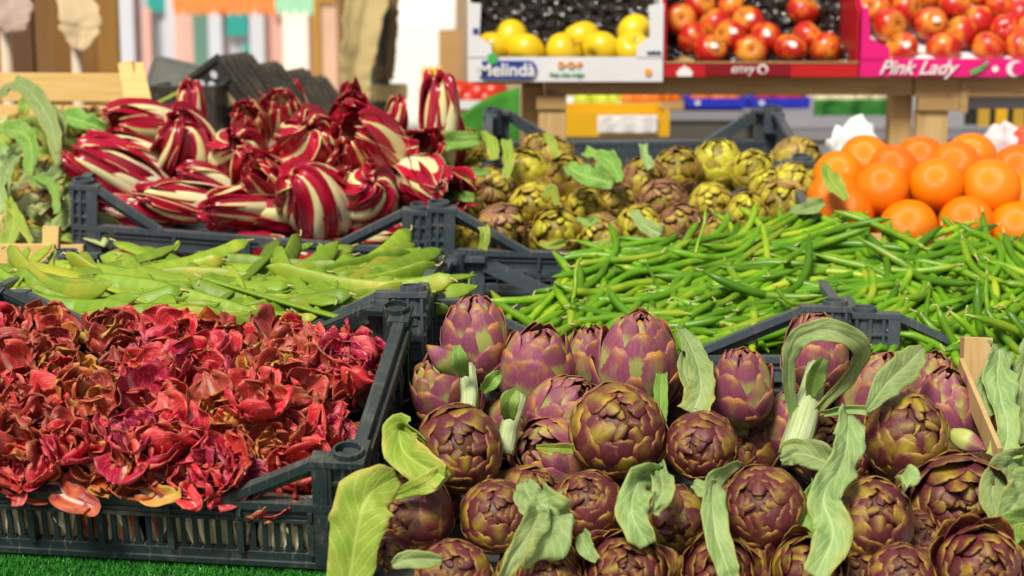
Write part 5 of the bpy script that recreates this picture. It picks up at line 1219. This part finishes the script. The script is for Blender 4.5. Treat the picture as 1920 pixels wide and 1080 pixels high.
m = MB(); m.bar((.245, -.004, .008), (.272, -.004, .020), .004, .009, Vector((0, 0, 1))); m.bar((.270, -.004, .018), (.282, -.004, .034), .004, .006, Vector((1, 0, 0))); m.build('green_leaf_mark', M_GRP, tp)
disc('print_mark', M_WP, tp, .300, -.0035, .017, .007, .007); disc('print_mark', M_WP, tp, .345, -.0035, .018, .020, .018); disc('print_mark', M_PINK, tp, .352, -.0062, .018, .016, .0145)
PA = [(1638, 20), (1668, 48), (1690, 92), (1700, 18), (1745, 45), (1768, 92), (1790, 12), (1800, 62), (1832, 42), (1853, 90), (1872, 12), (1885, 58), (1915, 90), (1912, 30), (1735, -5), (1650, -5), (1840, -8), (1925, 62)]
PW = ['top left beside the pink flap', 'left, second row', 'left front with a white label', 'yellow one of the back row', 'centre left with a label', 'front row centre, yellow flecked', 'back row centre', 'middle, yellow cheeked', 'middle, darker red', 'front row right', 'back row right', 'right, yellow streaked', 'front right corner', 'right edge, upper', 'top edge, left part', 'top edge, far left', 'top edge, right part', 'right edge, middle']
for i, ((px, py), q) in enumerate(zip(PA, PW)):
    infruit(tp, GP, .0385, px, py, 3.93+(100-py)/110*.13, f'red apple in the pink box, {q}', 'r', sticker=(.1, -1, .3) if i in (2, 4, 12) else None)
# upper boards behind the boxes
ub = thing('upper_shelf', 'brown timber rail behind the tops of the fruit boxes', 'shelf', (0, 0, 0)); 
for i, (a, b, z0, z1, y) in enumerate([(880, 1235, 12, -60, 4.42), (1243, 1602, 8, -60, 4.44), (1606, 2100, 8, -60, 4.42)]):
    m = MB(); m.box(X(a, y), X(b, y), at(0, 0, y).y, at(0, 0, y).y+.02, at(0, z0, y).z, at(0, z1, y).z); m.build('board', M_KRAFT, ub)
cf = ribbon('paper_flap', [at(940, 2, 4.2), at(1075, 22, 4.16), at(1230, 2, 4.2)], (.06, .075, .06), M_KRAFT, TOF, .02, .02, 5, label='orange brown paper flap hanging into the white apple box', cat='paper')

# ------------------------------------------------------------------ stall further back
def crate_simple(nm, px0, px1, py0, py1, d, dep, mat, label, cat='crate', inner=None, group=None):
    a = at(px0, py1, d); b = at(px1, py0, d); w = b.x-a.x; h = b.z-a.z; t = thing(nm, label, cat, a, group=group)
    prim('front_wall', mat, t, 0, (0, w, 0, .008, 0, h)); prim('back_wall', mat, t, 0, (0, w, dep, dep+.008, 0, h)); prim('side_wall', mat, t, 0, (0, .008, .0085, dep-.0005, 0, h*1.05)); prim('side_wall', mat, t, 0, (w-.008, w, .0085, dep-.0005, 0, h*1.05)); prim('base', mat, t, 0, (.0085, w-.0085, .0085, dep-.0005, .001, .008))
    return t, w, h
D2 = 5.6
M_CIT = plain('lime_fruit_skin', (.50, .58, .02), .4, .15, 12); M_MAND = plain('mandarin_skin', (.88, .20, .01), .4, .1, 12); M_TOM = plain('tomato_skin', (.55, .03, .01), .3, .1, 12)
FL = fruit_mesh('lime_fruit', M_CIT, 'orange', 14); FM = fruit_mesh('mandarin_fruit', M_MAND, 'orange', 14); FT = fruit_mesh('tomato_fruit', M_TOM, 'orange', 14)
def loosefruit(nm, data, x0, x1, y, d, R, n, lb, grp, cat):
    for i in range(n):
        r2 = random.Random(i+n); o = link(nm, data, None, loc=at(x0+(x1-x0)*(i+.5)/n, y+r2.gauss(0, 2), d+r2.uniform(0, .05)), scale=R); tag(o, lb, cat, grp)
c_, w_, h_ = crate_simple('fruit_tray', 1062, 1165, 193, 208, D2, .3, M_WHITE, 'pale tray of yellow green fruit under the shelf', 'tray'); loosefruit('green_citrus', FL, 1085, 1160, 188, D2+.06, .035, 4, 'yellow green fruit in the pale tray under the shelf', 'yellow green fruit under the shelf', 'fruit')
c_, w_, h_ = crate_simple('fruit_tray', 1168, 1282, 190, 206, D2, .3, M_KRAFT, 'brown tray of orange mandarins under the shelf', 'tray'); loosefruit('mandarin', FM, 1172, 1270, 184, D2+.06, .03, 6, 'orange red mandarin in the brown tray under the shelf', 'mandarins under the shelf', 'mandarin')
c_, w_, h_ = crate_simple('fruit_box', 1286, 1402, 184, 202, D2, .3, M_BLUEB, 'blue box of orange fruit under the shelf, left one of two', 'box'); loosefruit('mandarin', FM, 1305, 1380, 181, D2+.05, .036, 4, 'mandarin in the left blue box', 'mandarins in the left blue box', 'mandarin')
m = MB(); m.box(.03, .045, -.003, 0, .01, .022); m.build('print_mark', M_WP, c_)
c_, w_, h_ = crate_simple('fruit_box', 1406, 1519, 183, 202, D2, .3, M_BLUEB, 'blue box of red fruit under the shelf, right one of two', 'box'); loosefruit('tomato', FT, 1425, 1500, 180, D2+.05, .036, 4, 'red fruit in the right blue box', 'red fruit in the right blue box', 'tomato')
m = MB(); m.box(.03, .045, -.003, 0, .01, .022); m.build('print_mark', M_WP, c_)
def cloth(nm, px0, px1, py0, py1, d, mat, label, amp=.02, cat='cloth', dep=.0, fr=9):
    a = at(px0, py1, d); b = at(px1, py0, d); w = b.x-a.x; h = b.z-a.z
    vs, fs, uv = sheet(lambda u, v: Vector((w*(u+1)/2, amp*sin(u*fr)*(.4+.6*(1-v))+amp*.6*noise.noise(Vector((u*4, v*3, px0))), h*v)), 40, 10, .004)
    o = link(nm, mesh(nm, vs, fs, uv, mats=[mat]), None, loc=a); return tag(o, label, cat)
cloth('green_cloth', 1524, 1682, 186, 238, 5.3, M_GREENC, 'dark green cloth hanging on a far table behind the shelf posts', .015)
loosefruit('mushroom', fruit_mesh('pale_veg', plain('pale_cap', (.62, .55, .36), .6), 'orange', 12), 1530, 1680, 184, 5.45, .03, 6, 'pale round vegetable along the edge of the green cloth', 'pale vegetables above the green cloth', 'vegetable')
GCL = [at(975, 158, 4.9), at(800, 240, 4.9), at(975, 320, 4.9), at(800, 320, 4.9)]
vs, fs, uv = sheet(lambda u, v: (GCL[1]*(1-(u+1)/2)+GCL[0]*((u+1)/2))*(1-v)+(GCL[3]*(1-(u+1)/2)+GCL[2]*((u+1)/2))*v+Vector((0, .03*noise.noise(Vector((u*2, v*2, 4))), .006*sin(5*u))), 24, 10, .004)
tag(link('green_cloth', mesh('green_cloth', vs, fs, uv, mats=[plain('bright_green_cloth', (.035, .20, .012), .85, .2, 5)])), 'bright green cloth sloping down at the left of the shelf', 'cloth')
crate_simple('yellow_crate', 1060, 1255, 210, 256, 4.6, .35, M_YCR, 'yellow plastic crate with a white sheet under the shelf')
cloth('paper_sheet', 1120, 1232, 216, 250, 4.585, M_WHITE, 'white paper sheet hanging over the yellow crate', .004, 'paper')
prim_t = thing('grey_table', 'grey cloth covered table behind the oranges', 'table', (0, 0, 0))
a = at(1470, 290, 4.7); b = at(2050, 248, 4.7)
prim('table_top', M_GREY, prim_t, 0, (a.x, b.x, a.y, a.y+.9, b.z-.02, b.z)); prim('table_skirt', M_GREY, prim_t, 0, (a.x+.01, b.x-.01, a.y+.01, a.y+.02, b.z-.5, b.z-.021))
wt = thing('far_table', 'far market table beneath the trays and blue boxes', 'table', (0, 0, 0)); a = at(1040, 206, D2)
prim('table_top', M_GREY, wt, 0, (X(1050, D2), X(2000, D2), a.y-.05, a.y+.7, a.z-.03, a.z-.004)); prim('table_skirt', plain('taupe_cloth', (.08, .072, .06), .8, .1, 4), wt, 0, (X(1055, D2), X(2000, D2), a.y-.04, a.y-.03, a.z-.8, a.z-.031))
def bag(nm, px, py, d, sx, sz, mat, label, seed):
    vs = []; fs = []; n = 22; K = 14
    for j in range(K+1):
        a = pi*j/K
        for i in range(n):
            p = 2*pi*i/n; q = 1+.42*noise.noise(Vector((sin(a)*cos(p)*1.7+seed, sin(a)*sin(p)*1.7, cos(a)*1.7)))+.16*noise.noise(Vector((sin(a)*cos(p)*5+seed, sin(a)*sin(p)*5, cos(a)*5)))
            vs.append((sx*q*sin(a)*cos(p), sx*.8*q*sin(a)*sin(p), sz*q*cos(a)*(1+.3*max(0, cos(p*3))*(a < 1.2))))
    for j in range(K):
        for i in range(n): fs.append((j*n+i, (j+1)*n+i, (j+1)*n+(i+1) % n, j*n+(i+1) % n))
    o = link(nm, mesh(nm, vs, fs, mats=[mat]), None, loc=at(px, py, d)); return tag(o, label, 'bag')
bag('plastic_bag', 1600, 285, 3.6, .055, .05, M_BAG, 'crumpled white plastic bag behind the oranges', 3.3); 
def strip(nm, px, py, d, w, h, mat, lb, lean=0):
    return ribbon(nm, [at(px, py+h, d), at(px+lean*.5, py+h*.4, d-.01), at(px+lean, py, d)], (w, w*.8, w*.25), mat, TOF, .3, .35, int(px), label=lb, cat='bag', nv=14, nu=6)
strip('bag_handle', 1570, 235, 3.58, .03, 55, M_BAG, 'white bag handle standing up like an ear, left one'); strip('bag_handle', 1610, 246, 3.58, .03, 45, M_BAG, 'white bag handle standing up like an ear, right one')
bag('paper_bag', 1880, 285, 3.45, .05, .042, plain('white_pink_paper', (.74, .62, .64), .5, .25, 30), 'white and pink paper bag behind the oranges', 7.1); bag('paper_bag', 1925, 282, 3.43, .036, .038, plain('red_paper', (.72, .08, .03), .5, .1, 10), 'red end of a paper wrapper at the right edge', 9.4)
sc = thing('slatted_crate', 'yellow slatted crate with dark gaps at the right edge below the shelf', 'crate', at(1830, 255, 4.9))
for i in range(9): m = MB(); m.box(.004+i*.05, .036+i*.05, 0, .01, .0, .085); m.build('slat', M_YCR if i % 2 else plain('ochre_slat', (.50, .30, .03), .5), sc)
prim('back_wall', plain('painted_gap_shade', (.02, .018, .015), .8), sc, 0, (-.02, .5, .05, .06, 0, .09))  # near-black sheet: shade between the slats painted into its colour
# red and white produce left of the shelf
for i, (px, py, tx) in enumerate([(862, 178, 'far left'), (880, 190, 'lower left'), (898, 178, 'middle'), (912, 190, 'lower right'), (925, 176, 'right')]):
    o = link('tomato', FT, None, loc=at(px, py, 5.0), scale=.045); tag(o, f'red fruit on the far stall left of the shelf, {tx} of the cluster', 'tomato', 'red fruit left of the shelf')
crate_simple('fruit_tray', 845, 940, 188, 205, 4.95, .3, M_WHITE, 'white tray of red fruit left of the shelf', 'tray')

# black tilted crates
M_BK = M_PL_K
for i, (px, py, d, w, h, lb) in enumerate([(452, 232, 3.95, .10, .155, 'first black crate with a beige card, the nearest of the leaning row'), (512, 238, 4.12, .085, .150, 'second black crate leaning behind the one with the beige card'), (562, 238, 4.30, .08, .140, 'third black crate of the leaning row'), (598, 240, 4.48, .07, .130, 'fourth and farthest black crate of the leaning row')]):
    t = thing('black_crate', lb, 'crate', at(px, py, d), (0, radians(-36), radians(-8)), 'black plastic crates leaning in a row')
    prim('front_wall', M_BK, t, .002, (-w/2, w/2, 0, .010, 0, h)); prim('side_wall', M_BK, t, .002, (w/2-.008, w/2, .0105, .24, 0, h), (-w/2, -w/2+.008, .0105, .24, 0, h)); prim('back_wall', M_BK, t, .002, (-w/2+.0085, w/2-.0085, .23, .24, 0, h)); prim('lid', M_BK, t, .001, (-w/2+.0085, w/2-.0085, .0105, .2295, h-.010, h-.004))
    prim('rim', M_BK, t, .0015, (-w/2-.004, w/2+.004, -.008, -.0005, h-.010, h+.003)); prim('rim', M_BK, t, .0015, (w/2-.006, w/2+.004, -.007, -.0005, 0, h-.0105)); prim('rim', M_BK, t, .0015, (-w/2+.001, w/2-.007, -.006, -.0005, h*.60, h*.64))
    for k in range(3): disc('painted_glint', plain('pale_glint', (.55, .58, .62), .4), t, -w/2+.03+.018*k, -.002, h-.03-.016*(k % 2), .0075, .010, 12)  # pale discs: white glints of light painted on the front wall
    for k in range(5): prim('rib', M_BK, t, 0, (w/2+.0045, w/2+.010, .012+.05*k, .018+.05*k, .004, h-.014))
    for k in range(8): prim('painted_glint', plain('pale_glint', (.40, .40, .36), .4), t, 0, (w/2+.0005, w/2+.002, .022+.05*(k % 4), .036+.05*(k % 4), h-.045-.034*(k//4), h-.022-.034*(k//4)))  # pale blocks coloured as light glinting on the side wall
    if i == 0: prim('card', plain('beige_card', (.50, .38, .20), .6), t, 0, (-.03, .022, -.011, -.008, .045, .088))
t = thing('black_crate', 'wide black crate under the see-through tray', 'crate', at(375, 240, 3.98), (0, 0, radians(-6)))
prim('front_wall', M_BK, t, .002, (-.10, .10, 0, .01, 0, .095)); prim('rim', M_BK, t, .002, (-.104, .104, -.006, -.0005, .085, .097)); prim('lid', M_BK, t, .001, (-.10, .10, .0105, .2, .088, .094)); prim('side_wall', M_BK, t, 0, (.09, .10, .0105, .2, 0, .0875))
t = thing('black_crate', 'low black crate with green peppers at the left of the leaning stack', 'crate', at(330, 190, 3.85), (0, 0, radians(-6)))
prim('front_wall', M_BK, t, .002, (-.07, .09, 0, .012, -.09, .035)); prim('side_wall', M_BK, t, .002, (-.07, -.058, .0125, .26, -.09, .035)); prim('side_wall', M_BK, t, .002, (.078, .09, .0125, .26, -.09, .035)); prim('back_wall', M_BK, t, .002, (-.07, .09, .2605, .272, -.09, .035))
for i, (x, y) in enumerate([(300, 190), (312, 205), (330, 200), (345, 212), (355, 196)]):
    place_lying('green_pepper', FLATS[i], at(x, y, 3.82), Vector((1, .3, .5-.3*i)), .4, 'thin green pepper at the front of the low black crate', 'pepper', 'green peppers by the black crates', .35)
tr2 = thing('clear_tray', 'black rimmed see-through tray leaning on the black crates', 'tray', at(335, 135, 4.0), (radians(-20), radians(12), radians(-10)))
prim('rim', M_BK, tr2, 0, (-.07, .10, 0, .006, .02, .028), (-.07, -.062, 0, .006, -.05, .0195), (.092, .10, 0, .006, -.05, .0195), (-.07, .10, 0, .006, -.058, -.0505))
prim('panel', plain('smoky_plastic', (.10, .11, .09), .2, .3, 30), tr2, 0, (-.0615, .0915, .002, .004, -.05, .0195))

# tan canvas gathered beside a dark post
M_CANV = plain('tan_canvas', (.42, .33, .15), .85, .12, 12); M_CANV2 = plain('canvas_painted_shade', (.20, .13, .07), .85, .12, 12)  # second canvas is the tan one darkened, shade painted into its colour
def hang(nm, pts, w, mat, lb, seed, fold=.5, cat='cloth'):
    o = ribbon(nm, [at(*p) for p in pts], w, mat, TOF, fold, .12, seed, label=lb, cat=cat, nv=20, nu=12); return o
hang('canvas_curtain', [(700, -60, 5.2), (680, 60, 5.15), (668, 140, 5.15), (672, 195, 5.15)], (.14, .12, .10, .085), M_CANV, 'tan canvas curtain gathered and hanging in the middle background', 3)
hang('canvas_curtain', [(722, -60, 5.3), (722, 60, 5.3), (722, 150, 5.3)], (.10, .085, .06), M_CANV2, 'fold of canvas with shade painted in brown, right of the tan one', 4)
pg = thing('market_post', 'dark green post with a tan clamp under the hanging canvas', 'post', at(712, 200, 5.35)); O2 = Vector(pg.location)
m = MB(); m.tube((0, 0, -O2.z), (0, 0, 1), .035, .033, O2.z+.95, 14); m.build('pole', plain('dark_green_paint', (.045, .062, .045), .5), pg, smooth=True); m = MB(); m.box(-.02, .085, -.05, .03, .02, .07); m.build('clamp', M_CANV, pg, bevel=.008)
# hanging bags at the upper left
for i, (P, w, lb, c) in enumerate([([(10, -60, 4.4), (22, 20, 4.38), (28, 60, 4.38)], (.07, .12, .06), 'pinkish paper bag hanging at the upper left corner', (.45, .33, .27)), ([(128, -40, 4.4), (150, 30, 4.38), (152, 58, 4.38), (146, 95, 4.38)], (.07, .11, .11, .03), 'beige paper bag hanging in front of the wooden wall', (.55, .42, .24))]):
    ribbon('paper_bag', [at(*p) for p in P], w, plain('bag_paper', c, .7, .1, 9), TOF, .2, .06, i, label=lb, cat='bag', nv=16)
for px, py0, lb in ((143, 80, 'pale pole below the beige bag'), (10, 60, 'pale pole at the left edge below the pinkish bag')):
    p = at(px, py0, 4.42); m = MB(); m.tube((0, 0, -p.z), (0, 0, 1), .014, .014, p.z+(.0 if px > 100 else 0), 12); o = m.build('pale_pole', plain('pale_paint', (.55, .45, .34), .6), None, smooth=True); o.location = p; tag(o, lb, 'pole')
# wooden wall at the upper left
ww = thing('wooden_wall', 'brown wooden wall of upright boards at the upper left', 'wall', at(60, 400, 5.2)); O3 = Vector(ww.location)
cols = [(.15, .075, .035), (.08, .035, .02), (.26, .10, .006), (.30, .12, .008), (.10, .045, .02), (.17, .085, .03), (.17, .08, .018), (.18, .085, .02), (.24, .12, .025)]
for i, c in enumerate(cols):
    x0 = -120+i*39.5; a = X(x0, 5.2); b = X(x0+38, 5.2); m = MB(); m.box(a-O3.x, b-O3.x, (i % 2)*.012, .03+(i % 2)*.012, -O3.z, 1.1)
    m.build('board', wood(f'stained_board_{i}', c, tuple(1.3*q for q in c), 1, (14, 14, 1)), ww)

# ------------------------------------------------------------------ street behind
def strct(o): o['kind'] = 'structure'; return o
M_PAVE = plain('stone_paving', (.45, .42, .37), .8, .15, 3, .002); M_GROUND = M_PAVE
g = MB(); g.v = [(-80, -20, 0), (80, -20, 0), (80, 160, 0), (-80, 160, 0)]; g.f = [(0, 1, 2, 3)]; strct(g.build('ground', M_PAVE))
g = MB(); g.v = [(-60, 5.9, .006), (60, 5.9, .006), (60, 89, .006), (-60, 89, .006)]; g.f = [(0, 1, 2, 3)]; strct(g.build('painted_sunlit_pavement', plain('stone_painted_sunlit', (.84, .81, .74), .8, .04, 1)))  # added sheet over the paving; glare of the bright street put into its pale colour
def house(nm, label, x0, x1, y, h, wallm, ops, dep=4):
    """facade with real openings: ops = list of (x0,x1,z0,z1,kind)"""
    t = thing(nm, label, 'building', ((x0+x1)/2, y, 0)); cx = (x0+x1)/2
    xs = sorted({x0, x1, *[o[0] for o in ops], *[o[1] for o in ops]}); zs = sorted({0, h, *[o[2] for o in ops], *[o[3] for o in ops]})
    m = MB()
    for a, b in zip(xs, xs[1:]):
        for c, d in zip(zs, zs[1:]):
            if not any(o[0] <= a and b <= o[1] and o[2] <= c and d <= o[3] for o in ops): m.box(a-cx, b-cx, 0, .25, c, d)
    m.build('wall', wallm, t)
    m = MB(); m.box(x0-cx-.1, x1-cx+.1, -.2, dep, h, h+.2); m.box(x0-cx, x1-cx, dep-.2, dep, 0, h-.01); m.build('roof', M_KRAFT, t)
    for (a, b, c, d, fm, gm) in ops:
        f = MB(); w = .07
        f.box(a-cx, a-cx+w, .02, .14, c, d); f.box(b-cx-w, b-cx, .02, .14, c, d); f.box(a-cx+w, b-cx-w, .02, .14, d-w, d); f.box(a-cx+w, b-cx-w, .02, .14, c, c+w); f.box((a+b)/2-cx-.02, (a+b)/2-cx+.02, .04, .12, c+w, d-w)
        o = f.build('window', fm, t); q = MB(); q.box(a-cx+w, b-cx-w, .16, .175, c+w, d-w); q.build('pane', gm, o)
    return t
M_WFR = plain('white_window_paint', (.52, .55, .62), .5, .04, 4); M_TEAL = plain('teal_shutter', (.02, .30, .26), .5, .1, 4); M_GREENF = plain('dark_green_paint_frame', (.10, .22, .17), .5, .1, 4)
M_PNK = plain('pink_plaster', (.66, .38, .33), .9, .10, 1.5); M_CRM = plain('cream_plaster', (.85, .80, .70), .9, .06, 1.0); M_BRK = plain('salmon_brick', (.45, .20, .13), .85, .25, 6); M_GLS = plain('shop_window_glass', (.16, .22, .24), .1, .4, 5)
Y = 12.0
def hx(px): return (px-960)/FPX*Y*1.0
b1 = house('shop_house', 'brick shop front with white framed windows, left part of the far street', hx(190), hx(345)+.0, Y, 4.5, M_BRK, [(hx(268), hx(326), .5, 2.2, M_WFR, M_GLS)])
def fpart(nm, par, px0, px1, z0, z1, mat, y=-.06, dep=.05):
    o = Vector(par.location); m = MB(); m.box(hx(px0)-o.x, hx(px1)-o.x, y, y+dep, z0, z1); return m.build(nm, mat, par)
fpart('pilaster', b1, 226, 262, 0, 3, M_WFR); fpart('pilaster', b1, 322, 348, 0, 3, M_WFR, -.07); fpart('awning_panel', b1, 286, 322, 1.35, 2.2, M_TEAL, -.02, .015); fpart('door_leaf', b1, 276, 292, .5, 1.38, M_PNK, -.03, .02)
b2 = house('shop_house', 'pink plaster shop front with teal shutters in the far street', hx(350), hx(590), Y-.3, 4.5, M_PNK, [(hx(442), hx(486), .9, 1.55, M_WFR, M_TEAL), (hx(442), hx(486), .3, .85, M_WFR, M_PNK)])
fpart('door_leaf', b2, 386, 414, 0, 2.3, M_GREENF); fpart('pilaster', b2, 414, 438, 0, 3, M_WFR, -.07); fpart('shutter', b2, 444, 483, 1.20, 1.46, M_TEAL, -.03, .02); fpart('shutter', b2, 474, 486, .6, 1.15, M_TEAL, -.03, .02); fpart('pilaster', b2, 488, 514, 0, 3, M_WFR, -.07); fpart('pilaster', b2, 548, 592, 0, 3, M_CRM, -.07); disc('wall_sign', plain('red_sign', (.75, .12, .06), .6), b2, hx(536)-b2.location.x, -.05, 1.38, .035, .05)
aw = thing('shop_awning', 'orange scalloped awning with a pale green end over the far shops', 'awning', (hx(490), Y-1.2, 0))
for i in range(15):
    px = 395+i*17; mt = plain('orange_awning', (.80, .22, .05), .8) if px < 560 else plain('pale_green_awning', (.30, .60, .40), .8)
    q = MB(); c = 10; zb = at(0, 10, (Y-1.2)*1.0).z; q.v = [(hx(px)-hx(490)-.0, 0, zb+.5), (hx(px+16.6)-hx(490), 0, zb+.5)]+[(hx(px+8.3+8.3*cos(a))-hx(490), 0, zb-.06*sin(a)) for a in [k*pi/c for k in range(c+1)]]
    n = len(q.v); q.v += [(x, y+.01, z) for x, y, z in q.v]; q.f = [tuple([0]+list(range(n-1, 0, -1)))[:0] or (1, 0, *range(n-1, 1, -1)), tuple(n+i for i in (0, 1, *range(2, n)))]; q.build('valance_scallop', mt, aw)
op = thing('orange_pillar', 'ochre doorway post with a pinkish shaft in the middle background', 'pillar', (X(612, 9), 9, 0)); m = MB(); m.box(-.055, -.025, 0, .1, 0, 1.52); m.box(-.0245, .06, .0, .1, 1.45, 1.52); m.build('frame', plain('ochre_paint', (.42, .22, .02), .7, .1, 4), op); m = MB(); m.box(-.0245, .06, .02, .09, 0, 1.4495); m.build('shaft', plain('dusty_pink', (.62, .40, .28), .8, .1, 3), op)
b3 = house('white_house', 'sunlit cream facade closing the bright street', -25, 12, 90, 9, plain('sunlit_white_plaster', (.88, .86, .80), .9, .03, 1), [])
b4 = house('white_house', 'pale facade behind the shelf at the right of the street', hx(850)*1.2, 14, 15, 6, plain('warm_plaster', (.55, .42, .28), .9, .06, 1), [])
oc2 = thing('orange_bin', 'orange bin with yellow fruit on top in the bright street gap', 'bin', at(812, 215, 7.5)); m = MB(); m.box(-.06, .055, 0, .15, -.9, .12); m.build('body', plain('orange_plastic', (.72, .14, .02), .5), oc2, bevel=.01); m = MB(); m.box(-.05, .045, .01, .12, .121, .20); m.build('lid', M_YCR, oc2, bevel=.01)
m = MB(); m.box(.02, .12, .16, .2, .10, .36); m.build('handle_board', M_KRAFT, oc2)
S.cycles.seed = 1
